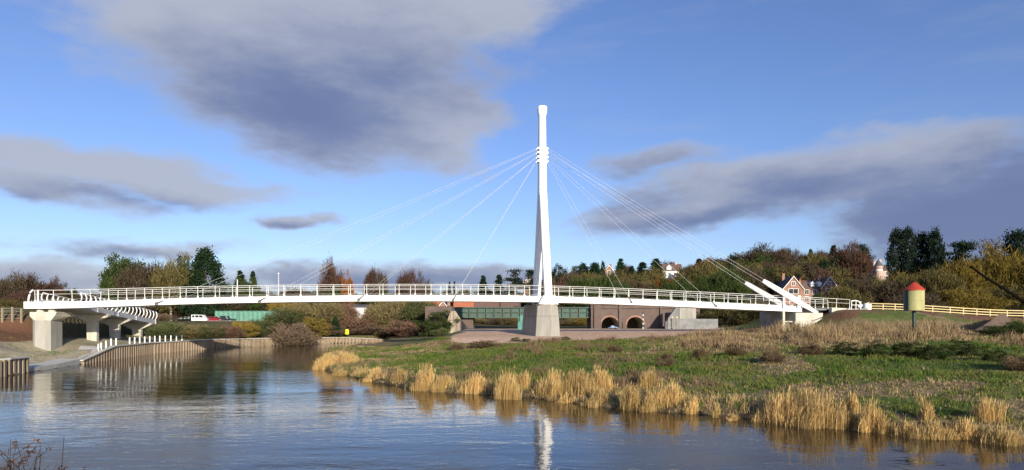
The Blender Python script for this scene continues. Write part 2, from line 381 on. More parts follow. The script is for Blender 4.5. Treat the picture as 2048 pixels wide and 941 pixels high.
def straw_mask(x, y):
    n = fbm(x, y, 6, 41) - .5; n2 = fbm(x, y, 2.2, 43) - .5
    band = sst(10, 22, x + n * 12) * sst(50, 58, y + n * 16 + n2 * 6) * sst(97, 90, y + n * 6)
    edge = sst(6, 1.5, seg_dist(x, y, RIGHTB) + n * 5) * .75
    patch = sst(.52, .66, fbm(x, y, 5, 47) + .35 * n2) * .8
    return np.clip(np.maximum(np.maximum(band, edge), patch), 0, 1)

def axis(segs):
    out = []
    for a, b, st in segs: out += list(np.arange(a, b - 1e-6, st))
    return np.array(out + [segs[-1][1]])
gx = axis([(-3000, -600, 400), (-600, -150, 30), (-150, -75, 5), (-75, 75, .7), (75, 150, 4), (150, 600, 25), (600, 3000, 400)])
gy = axis([(-60, -2, 6), (-2, 24, 1.0), (24, 153, .7), (153, 200, 3), (200, 420, 10), (420, 900, 60), (900, 5000, 500)])
GX, GY = np.meshgrid(gx, gy); GZ = terrain(GX, GY)
nx, ny = len(gx), len(gy)
V = np.stack([GX, GY, GZ], -1).reshape(-1, 3).astype(np.float32)
ii = np.arange(nx * ny).reshape(ny, nx); Q = np.stack([ii[:-1, :-1], ii[:-1, 1:], ii[1:, 1:], ii[1:, :-1]], -1).reshape(-1, 4)
me = bpy.data.meshes.new("ground"); me.vertices.add(len(V)); me.vertices.foreach_set("co", V.ravel())
me.loops.add(Q.size); me.loops.foreach_set("vertex_index", Q.ravel().astype(np.int32)); me.polygons.add(len(Q)); me.polygons.foreach_set("loop_start", np.arange(0, Q.size, 4, dtype=np.int32))
me.update(calc_edges=True); me.polygons.foreach_set("use_smooth", np.ones(len(Q), bool))
fx, fy = GX.ravel(), GY.ravel()
mud = np.where((fx > -30) | (fy > 147), 0, 1) * sst(40, 10, seg_dist(fx, fy, LEFTB)) * sst(128, 112, fy) * (fx < -30) * (1 - sst(-62.8, -65, fx) * sst(86, 90, fy))  # pale mud left out behind the ramp, where shade is painted dark
wet = sst(.28, .02, GZ.ravel()) * (np.minimum(seg_dist(fx, fy, LEFTB), seg_dist(fx, fy, RIGHTB)) < 4)
redsoil = sst(12, 4, np.hypot(fx + 66, (fy - 83) * .8)) * sst(-63, -65, fx) + sst(44, 50, fx) * sst(92, 97, fy) * sst(120, 105, fy) * sst(.35, .6, fbm(fx, fy, 9, 77)) * .9
for nm, arr in (("earth", earth_mask(fx, fy)), ("straw", straw_mask(fx, fy) * (1 - mud)), ("mud", mud), ("wet", wet), ("scrub", sst(100, 116, fy) * sst(-24, -32, fx + .05 * fy) + sst(138, 146, fy) + sst(-62.5, -65, fx) * sst(86, 91, fy) * 1.2), ("redsoil", np.clip(redsoil, 0, 1))):  # scrub also carries the painted shade on the slope behind the ramp
    a = me.attributes.new(nm, 'FLOAT', 'POINT'); a.data.foreach_set("value", np.asarray(arr, np.float32))
gm = bpy.data.materials.new("ground_soil"); gm.use_nodes = True; t = gm.node_tree; b = t.nodes['Principled BSDF']; b.inputs['Roughness'].default_value = .95
b.inputs['Specular IOR Level'].default_value = .15
geo = N(t, 'ShaderNodeNewGeometry'); pos = geo.outputs['Position']
def att(nm): return N(t, 'ShaderNodeAttribute', attribute_name=nm).outputs['Fac']
n1 = noise(t, pos, .35, 6, .65).outputs['Fac']; n2 = noise(t, pos, 2.2, 5, .65).outputs['Fac']; n3 = noise(t, pos, 1.1, 6, .7).outputs['Fac']
green = ramp(t, n1, [(.32, (.06, .095, .02)), (.5, (.10, .13, .03)), (.68, (.17, .16, .055))])
green = mixrgb(t, maprange(t, n2, .52, .72, 0, .6), green, (.12, .09, .045))
strawc = ramp(t, n2, [(.3, (.12, .09, .045)), (.55, (.23, .175, .09)), (.75, (.31, .24, .125))])
earthc = ramp(t, n3, [(.3, (.42, .27, .18)), (.5, (.60, .41, .28)), (.72, (.72, .54, .40))])
mudc = ramp(t, n1, [(.3, (.30, .25, .165)), (.55, (.38, .33, .22)), (.74, (.16, .155, .07))])
c = mixrgb(t, maprange(t, mathn(t, 'ADD', att("straw"), mathn(t, 'MULTIPLY_ADD', n2, .6, -.3)), .3, .7), green, strawc)
c = mixrgb(t, mathn(t, "MULTIPLY", att("scrub"), .85, clamp=True), c, ramp(t, n2, [(.3, (.07, .055, .03)), (.55, (.12, .10, .045)), (.75, (.17, .13, .07))]))  # scrub colour, plus painted shade behind the ramp
c = mixrgb(t, att("mud"), c, mudc)
c = mixrgb(t, maprange(t, att("redsoil"), .3, .7), c, (.17, .085, .05))
c = mixrgb(t, maprange(t, mathn(t, 'ADD', att("earth"), mathn(t, 'MULTIPLY_ADD', n2, .5, -.25)), .35, .6), c, earthc)
c = mixrgb(t, att("wet"), c, (.055, .04, .026))
L(t, c, b.inputs['Base Color'])
bp = N(t, 'ShaderNodeBump'); bp.inputs['Strength'].default_value = .8; bp.inputs['Distance'].default_value = .28; L(t, n2, bp.inputs['Height']); L(t, bp.outputs[0], b.inputs['Normal'])
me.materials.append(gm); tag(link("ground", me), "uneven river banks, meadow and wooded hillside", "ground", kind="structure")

# river surface
wmat = bpy.data.materials.new("river_water"); wmat.use_nodes = True; t = wmat.node_tree; b = t.nodes['Principled BSDF']
b.inputs['Base Color'].default_value = (.024, .019, .012, 1); b.inputs['Roughness'].default_value = .04; b.inputs['IOR'].default_value = 1.33
geo = N(t, 'ShaderNodeNewGeometry')
def wv(sx, sy, sc, d, r, rot=0):
    mp = N(t, 'ShaderNodeMapping'); L(t, geo.outputs['Position'], mp.inputs[0]); mp.inputs[2].default_value = (0, 0, rot); mp.inputs[3].default_value = (sx, sy, 1)
    return noise(t, mp.outputs[0], sc, d, r, dist=.6).outputs['Fac']
h1 = wv(.55, 1.0, 2.2, 3, .55, .15); h2 = wv(.45, 1.0, .55, 3, .5, -.2); h3 = wv(1, 1, 6.5, 2, .5)
calm = maprange(t, wv(.25, 1, .10, 3, .6, .1), .35, .62, .35, 1.0)
hh = mathn(t, 'ADD', mathn(t, 'MULTIPLY', h1, .060), mathn(t, 'ADD', mathn(t, 'MULTIPLY', h2, .13), mathn(t, 'MULTIPLY', h3, .012)))
hh = mathn(t, 'MULTIPLY', hh, calm)
bp = N(t, 'ShaderNodeBump'); bp.inputs['Strength'].default_value = .23; bp.inputs['Distance'].default_value = 1.0; L(t, hh, bp.inputs['Height']); L(t, bp.outputs[0], b.inputs['Normal'])
w = MB(); w.quad((-260, -10, 0), (260, -10, 0), (260, 152, 0), (-260, 152, 0))
tag(w.build("water", wmat, fix=False), "rippled brown river reflecting sky and bridge", "river", kind="structure")

# ------------------------------------------------------------------ sheet piling, slipway, bollards on the left bank
def pile_wall(name, label, pts, tops, group=None):
    root = thing(name, label, "retaining wall", (0, 0, 0), 0, group)
    body, cap = MB(), MB()
    L_ = [0.0]
    for a, c in zip(pts[:-1], pts[1:]): L_.append(L_[-1] + math.hypot(c[0] - a[0], c[1] - a[1]))
    total = L_[-1]; pitch = .8; n = int(total / pitch); prof = []
    def at(s):
        s = min(max(s, 0), total - 1e-6)
        for i in range(len(pts) - 1):
            if s <= L_[i + 1]:
                u = (s - L_[i]) / (L_[i + 1] - L_[i]); a, c = Vector(pts[i]), Vector(pts[i + 1])
                d = (c - a).normalized(); return a.lerp(c, u), Vector((d.y, -d.x)), tops[i] * (1 - u) + tops[i + 1] * u
    for k in range(n):
        for off, q in ((0, -.16), (.32, -.16), (.40, .16), (.72, .16)):
            p, nr, tz = at((k + off / .8 * 1.0) * pitch); p = p + nr * q; prof.append((p.x, p.y, tz))
    for a, c in zip(prof[:-1], prof[1:]):
        body.quad((a[0], a[1], -1.2), (c[0], c[1], -1.2), (c[0], c[1], c[2]), (a[0], a[1], a[2]))
    st = [at(s) for s in np.linspace(0, total, max(3, int(total / 3)))]
    rings = []
    for p, nr, tz in st:
        o, i_ = p + nr * .24, p - nr * .75
        rings.append([(o.x, o.y, tz), (i_.x, i_.y, tz), (i_.x, i_.y, tz + .12), (o.x, o.y, tz + .12)])
    cap.loft(rings)
    body.build("sheet_piles", M['piling'], root, fix=False); cap.build("capping_beam", M['conc2'], root)
    return root
pile_wall("sheet_pile_wall", "short corrugated sheet pile wall at the left edge of the photo, below the concrete pier", [(-60, 43), (-44.7, 56.5), (-45.9, 61.7)], [1.4, 1.45, 1.4], "sheet pile walls on the left bank")
pile_wall("sheet_pile_wall", "long corrugated sheet pile wall with white bollards along its top, curving up the river", [(-48.4, 73), (-50.3, 82), (-53, 95.6), (-52.4, 114), (-46.6, 125), (-38, 138), (-31.5, 144), (-28.5, 147)], [.35, 1.6, 1.55, 1.5, 1.4, 1.2, .8, .4], "sheet pile walls on the left bank")
sp = MB()
A = [(-46.0, 61.5), (-47.3, 68), (-48.5, 73), (-49.3, 76), (-50.0, 79.5)]; B_ = [(-48.6, 63.0), (-49.8, 69), (-51.0, 74), (-52.0, 77.5), (-53.4, 80.5)]; zz = [.34, .42, .62, 1.05, 1.68]
sp.loft([[(a[0], a[1], z - .6), (c[0], c[1], z - .3), (c[0], c[1], z + .10), (a[0], a[1], z)] for a, c, z in zip(A, B_, zz)])
sp.build("path", M['conc2']); tag(bpy.data.objects["path"], "pale concrete slipway path dropping to the river", "path", kind="structure")
bpost = MB(); bpost.lathe([(.09, 0), (.09, .86), (.06, .92)], 10); bcol = MB(); bcol.lathe([(.13, 0), (.13, .05)], 10)
bme, bcm = bpost.mesh("bollard", M['wpaint']), bcol.mesh("base_flange", M['conc2'])
bpx = [(201, 692), (206.5, 691.7), (216, 691), (226, 690.5), (236, 689.5), (263, 687.5), (273, 686.8), (283, 686), (293, 685), (303, 684.5), (313, 683.5), (323, 682.7), (334, 682), (345, 681), (356, 680.5), (367, 680)]
ords = ["first", "second", "third", "fourth", "fifth", "sixth", "seventh", "eighth", "ninth", "tenth", "eleventh"]
for i, (px, py) in enumerate(bpx):
    # stand each on the capping beam where the line of sight meets its centre
    k = (px - 1024) / F; best = None
    for a, c in zip([(-50.3, 82), (-53, 95.6)], [(-53, 95.6), (-52.4, 114)]) if i > 4 else zip([(-48.4, 73), (-50.3, 82)], [(-50.3, 82), (-53, 95.6)]):
        u = (k * a[1] - a[0]) / ((c[0] - a[0]) - k * (c[1] - a[1]))
        if best is None and -0.05 <= u <= 1.3: best = (a[0] + (c[0] - a[0]) * u - .25, a[1] + (c[1] - a[1]) * u)
    if best is None: continue
    x, y = best
    z = np.interp(y, [73, 82, 95.6, 114, 125], [.35, 1.6, 1.55, 1.5, 1.4]) + .12
    grp = ("left group" if i < 5 else "right row"); j = i if i < 5 else i - 5
    end = "leftmost" if j == 0 else ("rightmost" if (j == 4 and i < 5) or i == 15 else ords[j] + " from the left")
    t_ = thing("bollard", f"white bollard, {end} in the {grp} on the piling", "bollard", (x, y, z), 0, "white bollards along the sheet pile wall")
    link("post", bme, t_); link("base_flange", bcm, t_)
# ------------------------------------------------------------------ the cable-stayed footbridge
ES = Vector((1, .143, 0)).normalized(); ET = Vector((-ES.y, ES.x, 0)); YAW = math.atan2(ES.y, ES.x)
def BD(px):
    k = (px - 1024) / F; return 93.64 / (1 - .143 * k)
def BP(px, py, t=0.0):                    # photo px on the near girder's face, then t metres across the deck
    return P(px, py, BD(px)) + ET * t
DW = 4.4
bridge = thing("footbridge", "long white cable-stayed footbridge with a single tall mast crossing the river", "footbridge", BP(1090, 640) * 1, 0)
bridge.location.z = 0
BO = bridge.location.copy()
def bl(v): return Vector(v) - BO          # world to bridge frame
gtop = [(47, 603.7), (200, 602), (300, 599), (400, 596.5), (500, 593.8), (600, 592.2), (700, 591.4), (900, 591), (1000, 591.4), (1060, 592.4), (1150, 594.2), (1250, 597.2), (1300, 599.5), (1400, 604.5), (1500, 608.6), (1570, 610.9), (1604, 614)]
gth = [(47, 14), (200, 12.6), (300, 12), (500, 12), (1000, 12.2), (1250, 12), (1500, 11.6), (1604, 11.2)]
rtop = [(47, 580.7), (70, 580.6), (200, 579), (300, 576), (400, 573.6), (500, 571.6), (600, 570.2), (700, 569.6), (900, 569.3), (1000, 570), (1080, 571.6), (1150, 574), (1250, 577.4), (1300, 579.4), (1400, 584.3), (1500, 589), (1600, 594.2), (1700, 599.6)]
def smooth_interp(tab):
    xs = np.array([a for a, _ in tab]); ys = np.array([b for _, b in tab]); c = np.polyfit((xs - 800) / 800, ys, 7); return lambda x: float(np.polyval(c, (x - 800) / 800))
gy_ = smooth_interp(gtop); ry_ = smooth_interp(rtop); gh_ = lambda x: float(np.interp(x, [a for a, _ in gth], [b for _, b in gth]))
pxs = list(np.linspace(47, 1604, 90))
def girder(t0, t1):
    m = MB(); rings = []
    for px in pxs:
        y = gy_(px); h = gh_(px)
        rings.append([bl(BP(px, y + h, t0)), bl(BP(px, y + h, t1)), bl(BP(px, y, t1)), bl(BP(px, y, t0))])
    m.loft(rings); return m
girder(0, .38).build("girder", M['white'], bridge, bevel=.03)
girder(DW - .38, DW).build("girder", M['white'], bridge, bevel=.03)
m = MB()
m.loft([[bl(BP(px, gy_(px) + 6.5, .384)), bl(BP(px, gy_(px) + 6.5, DW - .384)), bl(BP(px, gy_(px) + 3, DW - .384)), bl(BP(px, gy_(px) + 3, .384))] for px in pxs])
m.build("deck", M['deckslab'], bridge)
for px in np.linspace(60, 1590, 34):
    m = MB(); q = bl(BP(px, gy_(px) + 8.6, DW / 2)); m.box(q, (.22, DW - .8, .5), YAW); m.build("cross_beam", M['fascia'], bridge)
# parapets with curved flat posts
def parapet(t, side, px0, px1):
    par = empty("parapet", (0, 0, 0), 0, bridge)
    pr = {}
    def rail(name, fr, rad):
        pts = [bl(BP(px, gy_(min(px, 1595)) + 0 if False else ry_(px) + 20.8 * (1 - fr), t)) for px in np.linspace(px0, px1, 60)]
        MB().tube(pts, rad, 6).build(name, M['rail'], par, smooth=True)
    rail("top_rail", 1.0, .042); rail("mid_rail", .62, .028); rail("low_rail", .12, .012)
    # infill wires
    s0 = BP(px0, 600); 
    length = (BP(px1, 600) - BP(px0, 600)).length; n = int(length / 2.2)
    prof = [(0, .17, .02), (.10, .10, .03), (.28, .042, .02), (.75, .034, -.01), (1.48, .036, -.06)]
    mm = MB(); lean = 1 if side > 0 else -1
    mm.loft([[(-w, -.035 + dt * lean, z), (w, -.035 + dt * lean, z), (w, .035 + dt * lean, z), (-w, .035 + dt * lean, z)] for z, w, dt in prof])
    pme = mm.mesh("post", M['rail'])
    for i in range(n + 1):
        px = None
        d = length * i / n; p = BP(px0, 600) + ES * d; px = 1024 + F * p.x / p.y
        top = BP(px, ry_(px), t); base = top - Vector((0, 0, 1.48))
        o = link("post", pme, par, bl(base)); o.rotation_euler = (0, 0, YAW)
    return par
parapet(.12, 1, 69, 1700)
parapet(DW - .12, -1, 170, 1690)
# heavier framed posts where the parapet ends at the left
e = MB()
for px in (66, 75):
    for t_ in (.1,):
        pts = [bl(BP(px - (10 if px == 66 else 0) * math.cos(u * math.pi / 2), gy_(60) - 23 * (math.sin(u * math.pi / 2) if px == 66 else u), t_)) for u in np.linspace(0, 1, 8)]
        e.tube(pts, .12, 6)
e.build("end_post", M['white'], bridge, smooth=True)
# mast: two legs astride the deck joining into one tapering shaft with a flared cap
mast = empty("mast", (0, 0, 0), 0, bridge)
MC = BP(1090, 600) + ET * (DW / 2); MC.z = 0
def sec(c, ws, wt, ch=.12):
    c = Vector(c); out = []
    for a, b_ in ((-1, -1), (1, -1), (1, 1), (-1, 1)):
        for (da, db) in (((ch, 0), (0, ch)) if a * b_ < 0 else ((0, ch), (ch, 0))):
            out.append(c + ES * a * (ws / 2 - da) + ET * b_ * (wt / 2 - db))
    return out
def mrow(t, z): return bl(MC + ET * t + Vector((0, 0, z)))
for sgn in (-1, 1):
    m = MB(); m.loft([sec(mrow(sgn * tt, z) - ES * sgn * so_, ws, wt) for tt, z, ws, wt, so_ in ((2.95, 7.25, 1.14, 1.1, .36), (2.8, 8.6, 1.12, 1.05, .34), (1.6, 16, 1.10, 1.0, .17), (.5, 23.8, 1.08, .98, .02))])
    m.build("leg", M['white'], mast)
m = MB(); m.loft([sec(mrow(0, z), ws, wt, .16) for z, ws, wt in ((23.4, 1.12, 2.0), (26, 1.08, 1.75), (30, 1.02, 1.5), (35.1, .95, 1.15))]); m.build("shaft", M['white'], mast)
m = MB(); m.loft([sec(mrow(0, z), ws, wt, .2) for z, ws, wt in ((35.1, .97, 1.17), (35.6, 1.22, 1.35), (36.4, 1.28, 1.4), (36.62, 1.1, 1.25))]); m.build("cap", M['white'], mast)
m = MB(); m.loft([sec(mrow(-2.85, z) + ES * .3, ws, wt, .15) for z, ws, wt in ((7.22, 2.9, 1.7), (7.6, 2.4, 1.5), (8.3, 1.6, 1.25), (8.5, 1.45, 1.15))])
m.build("base_plinth", M['white'], mast)
lugz = [30.35, 29.75, 29.1, 28.5]
for sgn in (-1, 1):
    for z in lugz:
        m = MB(); c = mrow(0, z)
        for tt in (-.45, .45):
            pts = [(.45, .15), (.82, .05), (.86, -.12), (.45, -.15)]
            m.prism([c + ES * sgn * a + Vector((0, 0, b_)) + ET * (tt - .12) for a, b_ in pts], ET * .24)
        m.build("cable_lug", M['white'], mast)
# stay cables and their anchor brackets on the girders
def cable(a, b_, r=.015):
    a, b_ = Vector(a), Vector(b_); mid = a.lerp(b_, .5) - Vector((0, 0, (b_ - a).length * .004))
    pts = [bl(a.lerp(mid, u).lerp(mid.lerp(b_, u), u)) for u in np.linspace(0, 1, 8)]
    MB().tube(pts, r, 5).build("stay_cable", M['cable'], bridge, smooth=True)
def lug(sgn, i, tt): return MC + ES * sgn * .95 + ET * tt + Vector((0, 0, lugz[i] - .08))
anch = [(-1, 0, 314, 607), (-1, 1, 520, 602), (-1, 2, 718, 599.3), (-1, 3, 907, 599), (1, 2, 1431, 611.5), (1, 3, 1262.5, 604)]
for sgn, i, px, py in anch:
    for tt, tl in ((-.06, -.45), (DW + .06, .45)):
        q = BP(px, py, tt); cable(lug(sgn, i, tl), q)
        d = (lug(sgn, i, tl) - q).normalized(); br = MB()
        br.tube([bl(q - d * .25), bl(q + d * .9)], [.13, .07], 8); br.box(bl(q), (.34, .16, .34), YAW)
        br.build("anchor_bracket", M['bracket'] if tt < 1 else M['white'], bridge)
# inclined anchor struts at the right-hand end
for tt, top in ((-.35, (1523, 562)), (DW + .7, (1523, 562))):
    a = BP(1523, 562, tt); b_ = BP(1632, 627, tt); d = (b_ - a).normalized(); up = d.cross(ET).normalized()
    if up.z < 0: up = -up
    m = MB(); rings = []
    for q, h, wd in ((a, .58, .3), (a + d * 1.0, .72, .34), (a.lerp(b_, .55), .92, .34), (b_, .5, .34)):
        rings.append([bl(q + up * sx * h / 2 + ET * sy * wd / 2) for sx, sy in ((-1, -1), (-1, 1), (1, 1), (1, -1))])
    m.loft(rings); m.build("anchor_strut", M['fascia'] if tt > 1 else M['rail'], bridge, bevel=.03)
    for i, off in ((0, .24), (1, -.24)): cable(lug(1, i, -.45 if tt < 1 else .45), a + up * off, .017)
for px in (1566, 1596):
    m = MB(); c = BP(px, 604, -.2); m.box(bl(c), (.5 if px > 1570 else .3, .3, 1.9), YAW); m.build("gate_post", M['white'], bridge, bevel=.04)
m = MB(); m.tube([bl(BP(458, 592, DW - .3)), bl(BP(458, 556, DW - .3))], .065, 8); m.build('lamp_column', M['white'], bridge)
# mast pier: tapered concrete, blunt pointed nose towards the camera
def pier_ring(c, pts, z): return [bl(c + ES * s + ET * t + Vector((0, 0, z - c.z))) for s, t in pts]
PC = BP(1093, 640); PC.z = 0; zg = TZ(PC.x, PC.y) - .6
def pp(k): return [(-1.42 * k, .15 - k * .9), (.25 * k, -.75 - k), (1.45 * k, .15 - k * .9), (1.5 * k, DW + .8 * k), (-1.45 * k - .95, DW + 1.0 * k)]
m = MB(); m.loft([pier_ring(PC, pp(1.28), zg), pier_ring(PC, pp(1.13), 5.5)]); m.loft([pier_ring(PC, pp(1.126), 5.505), pier_ring(PC, pp(1.0), 7.25)])
m.build("mast_pier", M['conc'], bridge, bevel=.06)
# left pier with a cap and bearings
LC = BP(90, 640) + ET * .5; LC.z = 0
def lp(k, ch): return [(-1.9 * k + ch, -.0 - .2 * k), (.55 * k, -.2 * k), (.55 * k, 2.6 * k), (-1.9 * k, 2.6 * k), (-1.9 * k, ch - .2 * k)]
m = MB(); m.loft([pier_ring(LC, lp(1.0, .5), TZ(LC.x, LC.y) - 1.2), pier_ring(LC, lp(1.0, .5), 5.15)]); pier_o = m.build("end_pier", M['conc'], bridge, bevel=.05)
m = MB(); m.loft([pier_ring(LC, lp(1.02, .5), 4.9), pier_ring(LC, [(-1.98, -.26), (1.0, -.26), (1.5, 2.75), (-1.98, 2.75), (-1.98, .1)], 5.45), pier_ring(LC, [(-1.98, -.26), (1.3, -.26), (1.7, 2.75), (-1.98, 2.75), (-1.98, .1)], 6.02)]); m.build("pier_cap", M['conc2'], pier_o, bevel=.04)
for s in (-1.1, .3):
    m = MB(); m.lathe([(.46, 6.0), (.46, 6.48)], 14, bl(LC + ES * s + ET * .6)); m.build("bearing", M['conc2'], pier_o)
# right abutment: end face with its shade put into darker concrete, bearing shelf, upper block and sloping wing wall
AB = empty("abutment", (0, 0, 0), 0, bridge)
def facepoly(pts, t): return [bl(BP(px, py, t)) for px, py in pts]
def slab(name, pts, t, depth, mt): m = MB(); m.prism(facepoly(pts, t), ET * depth); return m.build(name, mt, AB, bevel=.03)
slab("footing", [(1583, 672), (1583, 643.5), (1618, 643), (1660, 630), (1690, 618), (1692, 672)], -1.0, 8.2, M['conc2'])
slab("bearing_wall", [(1587, 643.4), (1587, 626), (1641, 626.5), (1641, 634), (1616, 643)], -.6, 7.4, M['conc2'])
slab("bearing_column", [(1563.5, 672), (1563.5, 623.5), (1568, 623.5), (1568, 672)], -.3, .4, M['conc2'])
slab("side_wall", [(1563.5, 672), (1563.5, 623.5), (1567.9, 623.5), (1567.9, 672)], .12, 6.4, M['conc3'])  # darker than the lit front plate; shade painted into the concrete
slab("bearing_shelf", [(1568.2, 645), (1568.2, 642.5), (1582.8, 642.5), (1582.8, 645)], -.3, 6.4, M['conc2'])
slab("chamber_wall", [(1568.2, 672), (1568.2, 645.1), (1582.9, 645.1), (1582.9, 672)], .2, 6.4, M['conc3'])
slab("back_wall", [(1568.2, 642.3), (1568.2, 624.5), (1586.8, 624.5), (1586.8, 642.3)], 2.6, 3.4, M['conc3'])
slab("parapet_block", [(1659, 630), (1659, 616), (1689, 617), (1689, 619)], -.6, .8, M['conc2'])
m = MB(); m.prism(facepoly([(1605, 618), (1700, 617.5), (1740, 617), (1740, 619.5), (1605, 621)], .4), ET * 3.6); m.build("approach_slab", M['conc3'], AB)
for px in (1613, 1648): m = MB(); c = BP(px, 614, DW - .2); m.box(bl(c), (.5, .5, .9), YAW); m.build("anchor_cap", M['conc2'], AB)

# ------------------------------------------------------------------ approach ramp behind the left end
RA0, RA1 = Vector((-59.6, 89.6, 7.28)), Vector((-62.0, 113, 4.98))
rd = (RA1 - RA0); rdh = Vector((rd.x, rd.y, 0)).normalized(); rn = Vector((-rdh.y, rdh.x, 0))      # rn points away from the river
RW = 4.6
ramp_t = thing("approach_ramp", "grey approach ramp with curved white ribs sloping down behind the left end of the bridge", "ramp", (RA0.x, RA0.y, 0))
def rl(u, t, z=0.0): return RA0 + rd * u + rn * t + Vector((0, 0, z)) - Vector((RA0.x, RA0.y, 0))
m = MB(); m.loft([[rl(u, .05, -.72), rl(u, RW - .05, -.72), rl(u, RW - .05, 0), rl(u, .05, 0)] for u in np.linspace(-.12, 1, 8)]); m.build("deck", M['fascia'], ramp_t)
for u in (.2, .45, .7): m = MB(); m.box(rl(u, -.02, -.36) , (.06, .06, .7)); m.build("joint_cover", M['white'], ramp_t)
m = MB(); m.loft([[rl(u, -.06, -.74), rl(u, RW, -.74), rl(u, RW, .02), rl(u, -.06, .02)] for u in (1.0001, 1.012)]); m.build("end_beam", M['conc2'], ramp_t)
nr = 20
for sgn, t0 in ((-1, .0), (1, RW)):
    par = empty("parapet", (0, 0, 0), 0, ramp_t)
    for k in range(nr):
        u = k / (nr - 1); mm = MB(); rings = []
        for v in np.linspace(0, 1, 6):
            out = .34 * math.sin(v * math.pi * .9) * sgn if True else 0
            wd = .13 - .06 * v; c = rl(u, t0 + out * .9, v * 1.42) 
            rings.append([c + rdh * wd * a + rn * .05 * b_ for a, b_ in ((-1, -1), (1, -1), (1, 1), (-1, 1))])
        mm.loft(rings); mm.build("rib", M['white'], par)
    MB().tube([rl(u, t0 + .1 * sgn, 1.42) for u in np.linspace(0, 1, 10)], .055, 6).build("handrail", M['white'], par, smooth=True)
for u, nm in ((.33, 'a'), (.61, 'b'), (.93, 'c')):
    c = rl(u, 0); gz = TZ(c.x + RA0.x + rn.x * 2, c.y + RA0.y + rn.y * 2) - .5; zt = c.z - .72
    m = MB()
    pts = [(-.15, zt), (-.15, zt - .3), (1.5, zt - 1.05), (1.55, gz), (2.9, gz), (3.0, zt - 1.1), (RW + .1, zt - .3), (RW + .1, zt)]
    m.prism([Vector((RA0.x, RA0.y, 0)) * 0 + rl(u, tt, 0) * 1 + Vector((0, 0, z - rl(u, tt, 0).z)) - rdh * .35 for tt, z in pts], rdh * .7)
    m.build("support_pier", M['conc2'], ramp_t, bevel=.04)
# ------------------------------------------------------------------ railway girder bridge, arched viaduct and walls
D = 135.0
x0, x1 = PX(905, D), PX(1192, D); zt, zb = ZY(614.5, D), ZY(636.5, D)
rb = thing("railway_bridge", "dark green riveted railway girder bridge behind the mast pier", "railway bridge", ((x0 + x1) / 2, D, 0))
def rl2(x, y, z): return (x - (x0 + x1) / 2, y - D, z)
g = MB(); g.box(rl2((x0 + x1) / 2, D + .3, (zt + zb) / 2), (x1 - x0, .12, zt - zb)); 
g.box(rl2((x0 + x1) / 2, D + .1, zt - .1), (x1 - x0 + .1, .62, .16)); g.box(rl2((x0 + x1) / 2, D + .1, zb + .09), (x1 - x0 + .1, .6, .16)); g.box(rl2((x0 + x1) / 2, D + .12, (zt + zb) / 2 + .05), (x1 - x0, .42, .14))
g.build("girder", M['greenpaint'], rb)
for i in range(18):
    m = MB(); x = x0 + (x1 - x0) * i / 17; m.box(rl2(x, D + .1, (zt + zb) / 2), (.13, .46, zt - zb - .34)); m.build("stiffener", M['greenpaint'], rb)
m = MB(); m.box(rl2((x0 + x1) / 2, D + 3.2, zt - .5), (x1 - x0, 5.2, .6)); m.build("deck", M['conc3'], rb)
m = MB(); m.box(rl2((x0 + x1) / 2, D + 6.2, (zt + zb) / 2), (x1 - x0, .14, zt - zb)); m.build("girder", M['greenpaint'], rb)
ab = thing("bridge_abutment", "streaked stone abutment with sloping wing wall, left end of the green railway bridge", "abutment", (PX(920, 131), 131, 0))
m = MB(); ox, oy = ab.location.x, ab.location.y
def fp(pts, d, y=None): return [Vector((PX(px, d) - ox, (d if y is None else y) - oy, ZY(py, d))) for px, py in pts]
m.prism(fp([(884, 672), (897, 634), (901, 623), (910, 622), (922, 640), (940, 664), (940, 672)], 131), (0, 1.2, 0)); m.build("wing_wall", M['stained'], ab, bevel=.05)
m = MB(); m.prism([Vector((PX(px, 134) - ox, 136 - oy, ZY(py, 134))) for px, py in [(905, 668), (905, 636), (945, 636), (945, 668)]], (0, 6, 0)); m.build("bearing_wall", M['vbrick'], ab)
m = MB(); m.prism([Vector((PX(px, 134) - ox, 134.2 - oy, ZY(py, 134))) for px, py in [(850, 668), (850, 613), (904, 613), (904, 668)]], (0, 6, 0)); m.build("parapet", M['vbrick'], ab)

# viaduct with two round arches
D2 = 134.0; vx0, vx1 = PX(1182, D2), PX(1400, D2); z0, z1 = 2.2, ZY(611, D2)
via = thing("brick_viaduct", "old brown brick railway viaduct with two round arches right of the mast pier", "viaduct", ((vx0 + vx1) / 2, D2, 0))
vc = (vx0 + vx1) / 2
arches = [(PX(1220, D2), 1.75), (PX(1271, D2), 1.75)]; spring = ZY(650, D2); depth = 7.0
def hgt(x):
    for c, r in arches:
        if abs(x - c) < r: return spring + math.sqrt(max(r * r - (x - c) ** 2, 0)) * .92
    return z0
xs = sorted(set([vx0, vx1] + [c - r for c, r in arches] + [c + r for c, r in arches] + [c + r * math.cos(a) for c, r in arches for a in np.linspace(.03, math.pi - .03, 22)]))
m = MB(); lin = MB()
for a, b_ in zip(xs[:-1], xs[1:]):
    mid = (a + b_) / 2; ar = any(abs(mid - c) < r for c, r in arches)
    ha, hb = (max(hgt(a), spring), max(hgt(b_), spring)) if ar else (z0, z0)
    m.quad((a - vc, 0, ha), (b_ - vc, 0, hb), (b_ - vc, 0, z1), (a - vc, 0, z1))
    if ar: lin.quad((a - vc, 0, ha), (b_ - vc, 0, hb), (b_ - vc, depth, hb), (a - vc, depth, ha))
for c, r in arches:
    for s in (-1, 1): lin.quad((c + s * r - vc, 0, z0), (c + s * r - vc, 0, spring), (c + s * r - vc, depth, spring), (c + s * r - vc, depth, z0))
